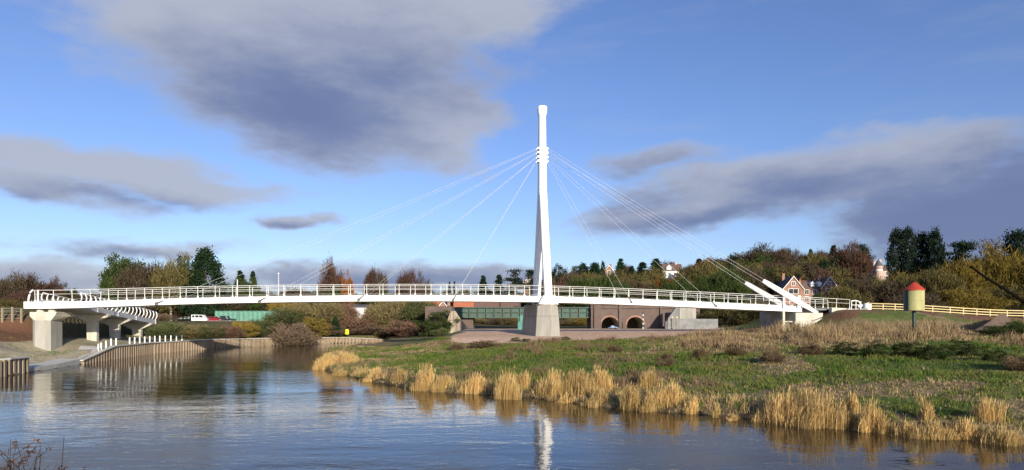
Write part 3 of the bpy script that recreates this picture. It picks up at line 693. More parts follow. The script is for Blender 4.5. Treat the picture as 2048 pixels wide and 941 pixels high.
m.quad((vx0 - vc, 0, z1), (vx1 - vc, 0, z1), (vx1 - vc, depth, z1), (vx0 - vc, depth, z1)); m.quad((vx0 - vc, depth, z0), (vx1 - vc, depth, z0), (vx1 - vc, depth, z1), (vx0 - vc, depth, z1))  # back face added across the arches so their openings look black
m.quad((vx0 - vc, 0, z0), (vx0 - vc, 0, z1), (vx0 - vc, depth, z1), (vx0 - vc, depth, z0)); m.quad((vx1 - vc, 0, z0), (vx1 - vc, 0, z1), (vx1 - vc, depth, z1), (vx1 - vc, depth, z0))
m.build("wall", M['vbrick'], via, fix=False)
lin.build("arch_lining", M['rock'], via, fix=False)
for c, r in arches:
    m = MB(); ang_ = np.linspace(0, math.pi, 20)
    m.loft([[(c - vc + (r + q) * math.cos(a), y, spring + (r + q) * math.sin(a) * .92) for q, y in ((.01, -.05), (.34, -.05), (.34, .02), (.01, .02))] for a in ang_]); m.build("arch_ring", M['brick'], via)
for px in (1195, 1240, 1322): m = MB(); m.box((PX(px, D2) - vc, -.2, (z0 + z1) / 2), (1.5 if px == 1195 else .55, .38, z1 - z0)); m.build("buttress", M['vbrick'], via)
m = MB(); m.box((0, -.12, z1 - .55), (vx1 - vx0 + .3, .3, .22)); m.box((0, .2, z1 + .12), (vx1 - vx0 + .3, .9, .22)); m.build("string_course", M['vbrick'], via)
# grey concrete walls right of the viaduct
cw = thing("retaining_wall", "grey concrete retaining wall with a sloping ramped end, right of the brick arches", "retaining wall", (PX(1380, 128), 128, 0)); ox, oy = cw.location.x, cw.location.y
m = MB(); m.prism(fp([(1331, 668), (1331, 645), (1352, 615), (1358, 612), (1358, 668)], 128), (0, 1.0, 0)); m.build("ramped_end", M['conc3'], cw, bevel=.04)
m = MB(); m.prism(fp([(1358.4, 668), (1358.4, 638), (1436, 638.5), (1436, 668)], 128.2), (0, .6, 0)); m.build("wall", M['conc3'], cw)
m = MB(); m.prism(fp([(1359, 638), (1359, 613), (1392, 613), (1392, 638)], 129.4), (0, .6, 0)); m.build("upper_wall", M['conc'], cw)

# small objects on the ground behind the pier
def gy(px, d): return TZ(PX(px, d), d)
def standing(name, label, cat, px, d, group=None): return thing(name, label, cat, (PX(px, d), d, gy(px, d)), 0, group)
sc = .1
o = standing("striped_pole", "black and white banded pole in front of the brick viaduct beside the right arch", "pole", 1286, 127)
for i in range(8):
    m = MB(); m.lathe([(.09, i * .42), (.09, i * .42 + .42)], 8); m.build("band", M['black'] if i % 2 else M['wpaint'], o)
for px, w in ((1344, "left"), (1353, "right")):
    o = standing("marker_post", f"dark post with a pale yellow cap before the grey wall, {w} of the pair", "post", px, 126.5, "yellow capped posts by the grey wall")
    h = ZY(637, 126.5) - o.location.z; m = MB(); m.lathe([(.09, 0), (.09, h)], 8); m.build("post", M['timber'], o)
    m = MB(); m.lathe([(.1, h), (.22, h + .03), (.2, h + .3), (.05, h + .36)], 10); m.build("cap", M['hivis'] if 0 else M['cream'], o)
o = standing("blue_sheet", "pale blue sheeting heaped in the mouth of the left brick arch", "sheeting", 1226, 132.5)
m = MB(); 
gxs = np.linspace(-1.1, 1.1, 9)
for i in range(8):
    for j in range(4):
        f = lambda a, b_: (gxs[a], b_ * .35 - .6, .55 * math.exp(-(gxs[a] / .8) ** 2) * (1 - abs(b_ - 2) / 2.6) + .05 * ((a * 7 + b_ * 3) % 4))
        m.quad(f(i, j), f(i + 1, j), f(i + 1, j + 1), f(i, j + 1))
m.build("sheet", M['blue'], o, smooth=True)
o = standing("metal_cabinet", "teal metal cabinet with a notched upper door, left of the mast pier", "cabinet", 1043, 118)
m = MB(); m.box((0, 0, .75), (1.35, 1.2, 1.5)); m.build("body", M['teal'], o, bevel=.03)
m = MB(); m.box((.2, 0, 2.05), (.95, 1.1, 1.08)); m.build("upper_box", M['teal'], o, bevel=.03)
m = MB(); m.box((-.3, -.4, 1.95), (.07, .07, .86)); m.box((-.52, -.4, 2.0), (.07, .07, 1.0)); m.build("frame", M['teal'], o)
o = thing("lifebuoy_housing", "small bright yellow lifebuoy housing on the far bank wall", "lifebuoy housing", (PX(694, 139.5), 139.5, 1.3))
m = MB(); m.box((0, 0, .5), (.1, .1, 1.0)); m.build("post", M['dgreen'], o)
m = MB(); m.prism([Vector((x, -.16, z)) for x, z in ((-.38, .55), (.38, .55), (.38, 1.45), (.25, 1.66), (-.25, 1.66), (-.38, 1.45))], (0, .3, 0)); m.build("case", M['hivis'], o, bevel=.04)

# yellow drum with a conical red roof on a green post
dd = 60.0
o = thing("river_marker", "yellow drum with a red conical roof on a dark green post in the dry grass", "marker", (PX(1828, dd), dd, ZY(676, dd)))
zb = o.location.z; h = ZY(622, dd) - zb; r = 17.5 / F * dd
m = MB(); m.lathe([(.17, -.6), (.17, h + .1)], 12); m.build("post", M['dgreen'], o, smooth=False)
hd = ZY(581, dd) - ZY(622, dd)
m = MB(); m.loft([[Vector((r * 1.04 * math.cos(a), r * 1.04 * math.sin(a), z)) for a in np.linspace(0, 2 * math.pi, 32, endpoint=False)] for z in (h, h + hd)]); m.build("drum", M['yellow'], o, bevel=.03)
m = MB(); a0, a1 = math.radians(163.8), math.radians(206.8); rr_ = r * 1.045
m.loft([[Vector((rr_ * k * math.cos(a), rr_ * k * math.sin(a), z)) for k, aa in ((1, np.linspace(a0, a1, 8)), (1.03, np.linspace(a1, a0, 8))) for a in aa] for z in (h + .03, h + hd - .03)]); m.build("dark_strip", M['dgreen'], o)  # thin dark green strip along one side of the drum
for zz_ in (h + .06, h + hd * .5, h + hd - .1):
    m = MB(); m.lathe([(r * 1.04, zz_ - .03), (r * 1.055, zz_ - .02), (r * 1.055, zz_ + .02), (r * 1.04, zz_ + .03)], 32); m.build("hoop", M['yellow'], o)
m = MB(); m.lathe([(r + .10, h + hd - .02), (r + .10, h + hd + .05), (r * .55, h + hd + .48), (.12, ZY(565, dd) - zb), (0.01, ZY(564.6, dd) - zb)], 28); m.build("roof", M['red'], o)

o = thing("spoil_heap", "steep brown earth heap with a dark shaded side below the cream fence at the right", "earth heap", (PX(1980, 76), 76, 0))
m = MB(); rings = []
for px, py, d, wl_, wr_ in ((2006, 626, 82, .3, .8), (1998, 629, 80, 1.0, 1.8), (1984, 640, 76, 1.4, 2.0), (1966, 652, 72, 1.1, 1.8), (1950, 660, 69, .3, 1.2)):
    p = P(px, py, d) - Vector((PX(1980, 76), 76, 0)); x = PX(px, d)
    rings.append([(p.x - wl_, p.y + .6, TZ(x - wl_, d) - .4), (p.x - wl_ * .55, p.y + .3, p.z * .6 + TZ(x, d) * .4), (p.x, p.y, p.z), (p.x + wr_ * .5, p.y, p.z * .65 + TZ(x, d) * .35), (p.x + wr_, p.y - .4, TZ(x + wr_, d) - .4)])
m.loft(rings); m.build("soil", mat('brown_soil', (.15, .10, .065), .95, (.09, .06, .04), 2.0, .6), o)
# timber fences
fen = thing("timber_fence", "long cream post and rail fence along the top of the right embankment", "fence", (0, 0, 0))
ln = [(1742, 105), (1790, 104), (1830, 103.5), (1900, 103), (1980, 103), (2048, 103), (2130, 103), (2240, 103)]
fpts = []
for a, c in zip(ln[:-1], ln[1:]):
    for u in np.linspace(0, 1, max(2, int(abs(PX(c[0], c[1]) - PX(a[0], a[1])) / 2.0)), endpoint=False):
        d = a[1] * (1 - u) + c[1] * u; fpts.append((PX(a[0] * (1 - u) + c[0] * u, d), d))
for k, (x, y) in enumerate(fpts):
    m = MB(); z = TZ(x, y); m.box((x, y, z + .45), (.14, .14, 1.5)); m.build("post", M['cream'], fen)
for h in (1.12, .72, .32):
    m = MB(); m.loft([[(x, y - .12, TZ(x, y) + h - .07), (x, y - .08, TZ(x, y) + h - .07), (x, y - .08, TZ(x, y) + h + .07), (x, y - .12, TZ(x, y) + h + .07)] for x, y in fpts]); m.build("rail", M['cream'], fen)
fl = thing("wire_fence", "weathered post and wire fence on the left bank beside the end of the bridge", "fence", (0, 0, 0))
wps = []
for px in (-60, -30, -14, 5, 25, 43):
    d = 88.0 + (px + 60) * .03; x = PX(px, d); z = TZ(x, d); wps.append((x, d, z)); m = MB(); m.box((x, d, z + .8), (.22, .22, 2.4)); m.build("post", M['timber'], fl)
for h in (.5, 1.0, 1.5, 1.85): MB().tube([(x, y, z + h) for x, y, z in wps], .02, 4).build("wire", M['steel'], fl)

# barrier, plate and concrete ring at the right end of the bridge
o = thing("kissing_gate", "white tubular gate frame at the end of the right-hand railings", "gate", BP(1714, 618, .3))
m = MB()
for a in ((-.7, 0), (.0, 0), (.75, 0)): m.tube([(a[0], 0, -.3), (a[0] + .05, 0, 1.2)], .06, 6)
m.tube([(-.7, 0, 1.2), (0, 0, 1.3), (.5, 0, 1.15), (.95, 0, .35), (.75, 0, .1)], .09, 6); m.tube([(-.7, 0, .6), (.75, 0, .6)], .05, 6)
m.build("frame", M['white'], o)
o = thing("concrete_ring", "pale concrete ring lying at the left end of the cream fence", "concrete ring", (PX(1734, 103), 103, TZ(PX(1734, 103), 103)))
m = MB(); m.lathe([(.42, 0), (.58, 0), (.6, .5), (.58, 1.0), (.42, 1.0), (.42, 0)], 20); m.build("ring", M['wpaint'], o)
o = thing("tilted_panel", "grey panel propped at a slant behind the concrete ring", "panel", (PX(1728, 105), 105, ZY(618, 105)))
m = MB(); m.prism([(-1.0, 0, 0), (.9, 0, 1.0), (.95, 0, 1.1), (-1.0, 0, .5)], (0, .08, 0)); m.build("panel", M['fascia'], o)

# ------------------------------------------------------------------ buildings
def building(name, label, cat, px, d, zb, w, dep, wall_h, roof_h, wallm, roofm, gable=True, wins=(), chim=(), yaw=0.0, barge=None, dormers=(), door=None, group=None):
    o = thing(name, label, cat, (PX(px, d), d, zb), yaw, group)
    b0 = -4.0; m = MB(); hw = w / 2
    if gable:
        poly = [Vector((-hw, 0, b0)), Vector((hw, 0, b0)), Vector((hw, 0, wall_h)), Vector((0, 0, wall_h + roof_h - .05)), Vector((-hw, 0, wall_h))]; m.prism(poly, (0, dep, 0))
        r = MB(); e = .35; k = roof_h / hw
        for s in (-1, 1):
            r.prism([Vector((s * (hw + e), -.35, wall_h - e * k)), Vector((0, -.35, wall_h + roof_h)), Vector((0, -.35, wall_h + roof_h + .18)), Vector((s * (hw + e), -.35, wall_h - e * k + .18))], (0, dep + .7, 0))
        if barge:
            g_ = MB()
            for s in (-1, 1): g_.prism([Vector((s * (hw + e + .03), -.42, wall_h - e * k - .1)), Vector((s * .002, -.42, wall_h + roof_h - .1)), Vector((s * .002, -.42, wall_h + roof_h + .22)), Vector((s * (hw + e + .03), -.42, wall_h - e * k + .22))], (0, .066, 0))
    else:
        poly = [Vector((-hw, 0, b0)), Vector((-hw, dep, b0)), Vector((-hw, dep, wall_h)), Vector((-hw, dep / 2, wall_h + roof_h - .05)), Vector((-hw, 0, wall_h))]; m.prism(poly, (w, 0, 0))
        r = MB(); e = .35; k = roof_h / (dep / 2)
        for y0, y1 in ((-e, dep / 2), (dep + e, dep / 2)): r.prism([Vector((-hw - .3, y0, wall_h - e * k)), Vector((-hw - .3, y1, wall_h + roof_h)), Vector((-hw - .3, y1, wall_h + roof_h + .18)), Vector((-hw - .3, y0, wall_h - e * k + .18))], (w + .6, 0, 0))
    m.build("wall", wallm, o); ro = r.build("roof", roofm, o)
    if gable and barge: g_.build("bargeboard", barge, o)
    for (x, z, ww, hh) in wins: window(o, x, z, ww, hh)
    for (x, y, hh) in chim: c = MB(); c.box((x, y, wall_h + roof_h + hh / 2 - .8), (.9, .7, hh + 1.0)); c.box((x, y, wall_h + roof_h + hh - .25), (1.05, .85, .15)); c.build("chimney", M['brick'] if wallm is M['brick'] else M['pink'], ro)
    for (x, z, ww, hh) in dormers:
        y = 0.2; dm = MB(); dm.prism([Vector((x - ww / 2, y, z)), Vector((x + ww / 2, y, z)), Vector((x + ww / 2, y, z + hh)), Vector((x, y, z + hh + ww * .5)), Vector((x - ww / 2, y, z + hh))], (0, 3.0, 0)); do = dm.build("dormer", M['wpaint'], o)
        window(do, x, z + hh * .5, ww * .62, hh * .8, y, True)
    return o
def window(o, x, z, ww, hh, y=0.0, sub=False):
    f = MB(); t_ = .14
    for cx, cz, sx, sz in ((x, z + hh / 2, ww + .1, t_), (x, z - hh / 2, ww + .1, t_), (x - ww / 2, z, t_, hh - t_), (x + ww / 2, z, t_, hh - t_), (x, z, .09, hh - t_)): f.box((cx, y - .05, cz), (sx, .16, sz))
    g = MB(); g.box((x, y - .012, z), (ww - t_, .05, hh - t_))
    if sub: f.box((x, y - .03, z), (ww * .5, .05, .08)); f.build("window", M['wpaint'], o); return
    fo = f.build("window", M['wpaint'], o); g.build("pane", M['glass'], fo)
# gabled brick house behind the right end of the bridge: one building of three joined wings
hd_ = 230.0
def mpp(n): return n / F * hd_
zbase = 10.2
hb = building("brick_house", "red brick house with two white edged gables and dormers behind the anchor struts", "house", 1586.5, hd_, zbase, mpp(40), 9, ZY(578, hd_) - zbase, ZY(553.5, hd_) - ZY(578, hd_), M['brick'], M['slate'], True,
    [(0, ZY(568, hd_) - zbase, 1.3, 1.5), (0, ZY(583, hd_) - zbase, 3.4, 1.8), (0, ZY(598, hd_) - zbase, 2.6, 1.6)], [(-1.5, 5, 1.6)], 0, M['wpaint'])
def wing(px, w, dep, ytop, yev, y, gable, roofm, wins, dorm=(), barge=None, chim=()):
    zc = 0
    o = building("wing", None, None, px, hd_ + y, zbase, w, dep, ZY(yev, hd_) - zbase, ZY(ytop, hd_) - ZY(yev, hd_), M['brick'], roofm, gable, (), chim, 0, barge, dorm)
    # fold the wing's pieces into the one house
    dx = o.location - hb.location
    kids = list(o.children)
    for k in kids: k.parent = hb; k.location = Vector(k.location) + dx
    bpy.data.objects.remove(o)
    for (x, py, ww, hh) in wins: window(hb, x + dx.x, ZY(py, hd_) - zbase, ww, hh, dx.y)
wing(1628, mpp(46), 8, 560, 577, 2.0, False, M['browntile'], [(-2.6, 584, 1.5, 1.7), (.2, 584, 1.4, 1.7), (-2.6, 598, 1.5, 1.6), (.2, 598, 1.4, 1.6), (2.8, 584, 1.4, 1.7)], [(-.4, ZY(573, hd_) - zbase, 1.35, 1.2), (2.2, ZY(573, hd_) - zbase, 1.35, 1.2)])
wing(1659, mpp(33), 9, 554.5, 576, .8, True, M['browntile'], [(0, 581, 2.2, 1.2), (0, 567, 1.2, 1.2)], (), M['wpaint'], [(-1.5, 5, 1.4)])
wing(1600.5, mpp(13), 6, 553.5, 571, 4.5, True, M['redtile'], [])
d = 320
building("white_house", "white rendered house with a brown hipped look roof high on the wooded hillside", "house", 1343, d, 24.5, 9.6, 8, ZY(541, d) - 24.5, ZY(528, d) - ZY(541, d), M['render'], M['browntile'], False,
    [(-3.4, 2.9, 1.2, 1.4), (-.9, 2.9, 1.3, 1.4), (2.2, 2.9, 2.2, 1.4), (-2.5, .3, 1.3, 1.6), (1.5, .3, 2.2, 1.6)], [(2.5, 4, 1.5)], -.15, None, [(-1.2, ZY(540, d) - 24.5, 2.3, 1.3)])
d = 330
building("brick_villa", "small red brick villa with a steep roof among conifers on the skyline", "house", 1218, d, 24, 4.6, 7, ZY(542, d) - 24, ZY(532, d) - ZY(542, d), M['brick'], M['orangetile'], True, [(0, ZY(544, d) - 24, 1.6, 1.4)], [(1.2, 3, 1.4)], 0, M['wpaint'])
d = 300
building("gabled_cottage", "red brick cottage with white bargeboards seen just left of the mast", "house", 1056.5, d, 11, 4.4, 8, ZY(566, d) - 11, ZY(556.5, d) - ZY(566, d), M['brick'], M['redtile'], True, [(0, ZY(563, d) - 11, .8, .9), (-1, ZY(570, d) - 11, 1, 1.2), (1, ZY(570, d) - 11, 1, 1.2)], [(1.6, 4, 1.6)], 0, M['wpaint'])
d = 280
th = building("turreted_house", "pink and cream house with a round turret below the tall dark conifers", "house", 1768, d, 19, 6.5, 8, ZY(541, d) - 19, ZY(532, d) - ZY(541, d), M['pink'], M['browntile'], False, [(-1.5, ZY(547, d) - 19, 1.2, 1.6), (1.2, ZY(547, d) - 19, 1.2, 1.6), (1.2, ZY(556, d) - 19, 1.2, 1.6)], [(0, 3, 3.2), (-2.6, 3, 2.6)])
m = MB(); m.lathe([(1.5, -4), (1.5, ZY(538, d) - 19), (1.75, ZY(536, d) - 19), (1.75, ZY(533, d) - 19)], 16, (-2.9, -1, 0)); tw = m.build("turret", M['pink'], th)
m = MB(); m.lathe([(1.95, ZY(533, d) - 19), (.05, ZY(520, d) - 19)], 16, (-2.9, -1, 0)); m.build("turret_roof", M['slate'], th)
m = MB(); m.lathe([(1.58, ZY(543, d) - 19), (1.58, ZY(540, d) - 19)], 16, (-2.9, -1, 0)); m.build("turret_band", M['wpaint'], th)
terr = [(861, "orange tiled house seen under the bridge, left of the green railway bridge", M['orangetile'], False, 40), (886, "small brick house with a dark gabled roof under the bridge between two orange roofs", M['slate'], True, 26), (927, "long orange tiled house rising behind the left end of the green railway girder", M['orangetile'], False, 38), (975, "brown tiled house behind the green railway girder, nearer the mast pier", M['browntile'], False, 50), (1020, "dull brown roofed house just left of the mast pier behind the railway", M['browntile'], False, 40)]
for px, lab, rm, gb, wpx in terr:
    d = 215 if gb else 222; building("terraced_house", lab, "house", px, d, 3.4, wpx / F * d, 8, 5.4 if not gb else 5.0, 4.0 if not gb else 2.6, M['brick'], rm, gb, [(-1.2, 4.2, 1.2, 1.2), (1.2, 4.2, 1.2, 1.2)], [(wpx / F * d * .36, 4, 1.0)], 0, M['wpaint'] if gb else None, (), None, "houses under the bridge span")
d = 165
building("white_shed", "low white shed with a flat dark roof among bare bushes on the far bank", "shed", 718, d, 4.6, 31 / F * d, 4, ZY(614.5, d) - 4.6, .5, M['render'], M['slate'], False, [(-.9, 2.3, .8, .8)])

# containers, parked vehicles and the low barrier on the left bank
d = 160
for px0, px1, dz, lab, yw in ((430, 478, 0, "green shipping container partly hidden by a dark parked car, left of the pair", .0), (479, 560, .05, "longer pale green shipping container beside its neighbour, right of the pair", .0)):
    x0, x1 = PX(px0, d), PX(px1, d); zb = ZY(644, d); h = ZY(622.5, d) - zb
    o = thing("shipping_container", lab, "container", ((x0 + x1) / 2, d, zb), yw, "green containers on the left bank")
    m = MB(); n = int((x1 - x0) / .28); yy = lambda i: (0 if i % 4 < 2 else .07)
    for i in range(n):
        a = x0 + (x1 - x0) * i / n - o.location.x; b_ = x0 + (x1 - x0) * (i + 1) / n - o.location.x
        m.quad((a, yy(i), .12), (b_, yy(i + 1), .12), (b_, yy(i + 1), h - .1), (a, yy(i), h - .1))
    m.box((0, 1.3, h / 2), (x1 - x0 - .02, 2.3, h - .05)); m.build("corrugated_wall", M['container'], o, fix=False)
    m = MB(); w = (x1 - x0)
    for cx, cz, sx, sz in ((0, h - .05, w, .14), (0, .06, w, .14), (-w / 2 + .07, h / 2, .14, h - .25), (w / 2 - .07, h / 2, .14, h - .25)): m.box((cx, -.02, cz), (sx, .12, sz))
    m.build("frame", M['container'], o)
def vehicle(name, label, cat, px, d, zb, prof, glass, wheels, wid, paint, yaw=0.0, lights=()):
    o = thing(name, label, cat, (PX(px, d), d, zb), yaw)
    m = MB(); m.prism([Vector((x, -wid / 2, z)) for x, z in prof], (0, wid, 0)); m.build("body", paint, o, bevel=.09)
    for g in glass: q = MB(); q.prism([Vector((x, -wid / 2 - .012, z)) for x, z in g], (0, wid + .024, 0)); q.build("window", M['glass'], o)
    for wx in wheels:
        for s in (-1, 1):
            q = MB(); a = [Vector((wx + .33 * math.cos(t_), s * (wid / 2 - .02), .33 + .33 * math.sin(t_))) for t_ in np.linspace(0, 2 * math.pi, 16, endpoint=False)]; q.prism(a, (0, -s * .22, 0)); wo_ = q.build("wheel", M['black'], o)
            q = MB(); a = [Vector((wx + .19 * math.cos(t_), s * (wid / 2 + .0), .33 + .19 * math.sin(t_))) for t_ in np.linspace(0, 2 * math.pi, 12, endpoint=False)]; q.prism(a, (0, -s * .05, 0)); q.build("rim", M['steel'], wo_)
    for lx, lz in lights: q = MB(); q.box((lx, -wid / 2 + .3, lz), (.12, .4, .16)); q.build("headlight", M['wpaint'], o)
    return o
zz = ZY(645, 154)
vehicle("parked_van", "white parked van with dark side windows above the left bank hedge", "van", 401, 154, zz, [(-1.8, .35), (1.75, .35), (1.8, .85), (1.45, 1.0), (.75, 1.75), (-1.8, 1.8)], [[(-1.6, 1.1), (-1.05, 1.1), (-1.05, 1.65), (-1.6, 1.65)], [(-.9, 1.1), (-.1, 1.1), (-.1, 1.65), (-.9, 1.65)], [(.0, 1.1), (1.05, 1.1), (.6, 1.65), (.0, 1.65)]], (-1.15, 1.15), 1.8, M['carwhite'], .1, [(1.75, .75)])
vehicle("parked_car", "dark red parked car between the white van and the green container", "car", 427, 155, zz, [(-1.9, .3), (1.9, .3), (1.95, .72), (1.1, .9), (.5, 1.38), (-.8, 1.42), (-1.6, .95), (-1.95, .85)], [[(-1.2, .92), (-.3, .92), (-.3, 1.32), (-.8, 1.32)], [(-.2, .92), (.85, .92), (.4, 1.3), (-.2, 1.32)]], (-1.2, 1.25), 1.7, M['carred'], -.05, [(1.88, .6)])
vehicle("parked_pickup", "dark parked pickup in front of the green shipping container", "car", 453, 156, zz, [(-2.0, .35), (2.0, .35), (2.0, .85), (.6, .9), (.3, 1.5), (-1.1, 1.55), (-1.35, .95), (-2.0, .9)], [[(-1.0, 1.0), (-.45, 1.0), (-.45, 1.42), (-.95, 1.42)], [(-.35, 1.0), (.35, 1.0), (.15, 1.42), (-.35, 1.42)]], (-1.25, 1.25), 1.75, M['cardark'], 0)
o = thing("crash_barrier", "low pale barrier rail in front of the parked cars", "barrier", (PX(455, 150), 150, ZY(648, 150)))
m = MB(); m.box((0, 0, .62), (9.5, .08, .16)); m.build("rail", M['conc'], o)
for x in (-4, -2, 0, 2, 4): m = MB(); m.box((x, .1, .2), (.12, .1, 1.0)); m.build("post", M['conc'], o)
for px, top, d, lab in ((557, 549, 165, "tall thin pale column behind the bridge, left of a slanted pale stem"), (1812, 532, 205, "pale column with a round head in front of the tall dark conifers")):
    z = gy(px, d); o = thing("lamp_column", lab, "lamp post", (PX(px, d), d, z)); h = ZY(top, d) - z
    m = MB(); m.lathe([(.12, -.3), (.12, 1.2), (.08, 1.3), (.055, h)], 8); m.build("column", M['wpaint'], o)
    m = MB(); m.lathe([(.05, h), (.2, h + .05), (.2, h + .3), (.05, h + .4)], 8) if d < 200 else m.lathe([(.1, h - .3), (.8, h), (.9, h + .6), (.6, h + 1.1), (.1, h + 1.3)], 10); m.build("lamp", M['wpaint'], o)
# ------------------------------------------------------------------ vegetation
def quads_at(C, size, asp, rg, up=None, flat=0.0):
    n = len(C); a = rg.normal(size=(n, 3)); 
    if up is not None: a = a * (1 - flat) + up * (flat * 2.2)
    a /= np.linalg.norm(a, axis=1, keepdims=True) + 1e-9
    b = rg.normal(size=(n, 3)); b -= (b * a).sum(1, keepdims=True) * a; b /= np.linalg.norm(b, axis=1, keepdims=True) + 1e-9
    s = (size * rg.uniform(.6, 1.35, n))[:, None]; u = a * s * .5; v = b * s * asp * .5
    return np.stack([C - u - v * .55, C + u * .1 - v, C + u, C + u * .1 + v], 1).reshape(-1, 3)
def limb_mesh(m, a, b, r0, r1, rg, n=4, sag=.0):
    a = Vector(a); b = Vector(b); d = b - a; j = Vector(rg.normal(size=3)) * d.length * .07 + Vector((0, 0, d.length * .10))
    pts = [a, a + d * .35 + j, a + d * .7 + j * .8, b]; m.tube(pts, [r0, r0 * .75 + r1 * .25, r0 * .4 + r1 * .6, r1], n)
PROTO = {}
def proto(kind, var):
    k = (kind, var)
    if k in PROTO: return PROTO[k]
    rg = np.random.default_rng(abs(hash(kind)) % 1000 * 0 + sum(map(ord, kind)) * 31 + var); tm = MB(); H = 10.0; cm = None; R0 = 4.0
    if kind in ('bare', 'leafy', 'open', 'bush', 'twigbush'):
        low = kind in ('bush', 'twigbush'); zc = .46 if low else .60; rz = .50 if low else .40
        natt = 70 if low else (150 if kind == 'leafy' else 90)
        att = []
        while len(att) < natt:
            p = rg.normal(size=3); p /= np.linalg.norm(p); rr = rg.uniform(.45, 1.0) ** .6
            lump = 1 + .24 * math.sin(p[0] * 5 + var * 2) * math.cos(p[1] * 4 + var) + .16 * rg.normal()
            q = np.array([p[0] * R0 * rr * lump, p[1] * R0 * rr * lump, (zc + p[2] * rz * rr * (lump if p[2] > 0 else 1)) * H])
            if q[2] > .2: att.append(q)
        att = np.array(att)
        tr = .2 if not low else .06; fork = 2.4 if not low else .15
        if not low: tm.tube([(0, 0, -1), (.05, 0, 1.0), (0, .08, fork), (.05, .05, 5.2), (0, 0, 8.2)], [.32, .24, .2, .13, .04], 7)
        for q in att[:(46 if not low else 30)]:
            st = (rg.normal() * .06, rg.normal() * .06, rg.uniform(fork, max(fork + .1, min(5.5, q[2] * .8)))) if not low else (rg.normal() * .9, rg.normal() * .9, -.3)
            limb_mesh(tm, st, q, .10 if not low else .055, .018, rg)
        if kind in ('bare', 'open', 'twigbush'):
            per = 110 if kind != 'open' else 80; C = np.repeat(att, per, 0) + rg.normal(size=(natt * per, 3)) * .62
            out = C - np.array([0, 0, 3.2 if not low else 0]); out /= np.linalg.norm(out, axis=1, keepdims=True) + 1e-9; out[:, 2] += .35
            n = len(C); a = out + rg.normal(size=(n, 3)) * .5; a /= np.linalg.norm(a, axis=1, keepdims=True); b = np.cross(a, rg.normal(size=(n, 3))); b /= np.linalg.norm(b, axis=1, keepdims=True) + 1e-9
            Ls = rg.uniform(.35, 1.15, (n, 1)); w = rg.uniform(.03, .085, (n, 1))
            cm = np.stack([C - a * Ls * .5 - b * w, C - a * Ls * .5 + b * w, C + a * Ls * .5 + b * w * .3, C + a * Ls * .5 - b * w * .3], 1).reshape(-1, 3)
        else:
            per = 100; sp = .42; C = np.repeat(att, per, 0) + rg.normal(size=(natt * per, 3)) * sp; cm = quads_at(C, .36, .6, rg)
    elif kind == 'conifer':
        R0 = 2.6; tm.tube([(0, 0, -1), (0, 0, 5), (.05, 0, 9.8)], [.28, .16, .03], 7); cs = []
        for i in range(270):
            z = rg.uniform(.06, .99) ** 1.1 * H; r = (R0 * (1 - z / H) ** .85 + .12) * rg.uniform(.65, 1.12); a = rg.uniform(0, 2 * math.pi)
            e = np.array([math.cos(a) * r, math.sin(a) * r, z - r * .16 + .25 * r * rg.uniform(-.4, .8)]); s = np.array([0, 0, z])
            u = rg.uniform(.15, 1.0, 26)[:, None] ** .7; cs.append(s + (e - s) * u + rg.normal(size=(26, 3)) * np.array([.14, .14, .10]) * (1.0 + .3 * r))
            if i % 6 == 0: tm.tube([s, tuple(e)], [.05, .012], 4)
        cm = quads_at(np.concatenate(cs), .34, .45, rg)
    elif kind == 'thuja':
        R0 = 3.0; tm.tube([(0, 0, -1), (0, 0, 5), (0, 0, 9.3)], [.3, .2, .04], 7); cs = []
        for i in range(360):
            z = rg.uniform(.05, 1) * H; zz_ = z / H; env = (min(1, zz_ / .25 + .35)) * (1 - max(0, zz_ - .25) / .78) ** .62; a = rg.uniform(0, 6.283)
            r = R0 * env * rg.uniform(.55, 1.08) * (1 + .14 * math.sin(3 * a + z)); p = np.array([math.cos(a) * r, math.sin(a) * r, z]); cs.append(p + rg.normal(size=(30, 3)) * np.array([.25, .25, .42]))
        cm = quads_at(np.concatenate(cs), .36, .5, rg)
    elif kind in ('cedar', 'pine'):
        R0 = 4.0; tm.tube([(0, 0, -1), (.1, 0, 4), (-.05, .1, 7), (.1, 0, 9.4)], [.34, .26, .18, .05], 7); cs = []
        for i in range(34):
            z = rg.uniform(.30 if kind == 'cedar' else .42, .97) * H; zz_ = z / H; env = 1.0 - .62 * max(0, (zz_ - .5) / .5) ** 1.3
            a = rg.uniform(0, 6.283); r = R0 * env * rg.uniform(.35, .95); cx, cy = math.cos(a) * r * .8, math.sin(a) * r * .8; rad = rg.uniform(.8, 1.5)
            q = rg.normal(size=(150, 3)) * np.array([rad * .62, rad * .62, .17 if kind == 'cedar' else .3]); cs.append(q + np.array([cx, cy, z])); limb_mesh(tm, (0, 0, z - .5), (cx, cy, z), .09, .02, rg)
        cm = quads_at(np.concatenate(cs), .36, .5, rg)
    elif kind == 'column':
        R0 = 2.4; tm.tube([(0, 0, -1), (.1, 0, 4), (0, 0, 9)], [.36, .26, .06], 7); cs = []
        for i in range(120):
            z = rg.uniform(.24, 1) * H; zz_ = (z / H - .24) / .76; env = math.sin(math.pi * min(1, zz_ * .86 + .12)) ** .5; a = rg.uniform(0, 6.283)
            r = R0 * env * rg.uniform(.3, 1.0) * (1 + .2 * math.sin(2 * a + z * 1.3)); p = np.array([math.cos(a) * r, math.sin(a) * r, z]); cs.append(p + rg.normal(size=(60, 3)) * np.array([.34, .34, .26]))
        cm = quads_at(np.concatenate(cs), .34, .5, rg)
    PROTO[k] = (tm.mesh(kind + "_trunk", M['bark']), npmesh(kind + "_crown", cm, 4, LF['brown']), R0, cm)
    return PROTO[k]
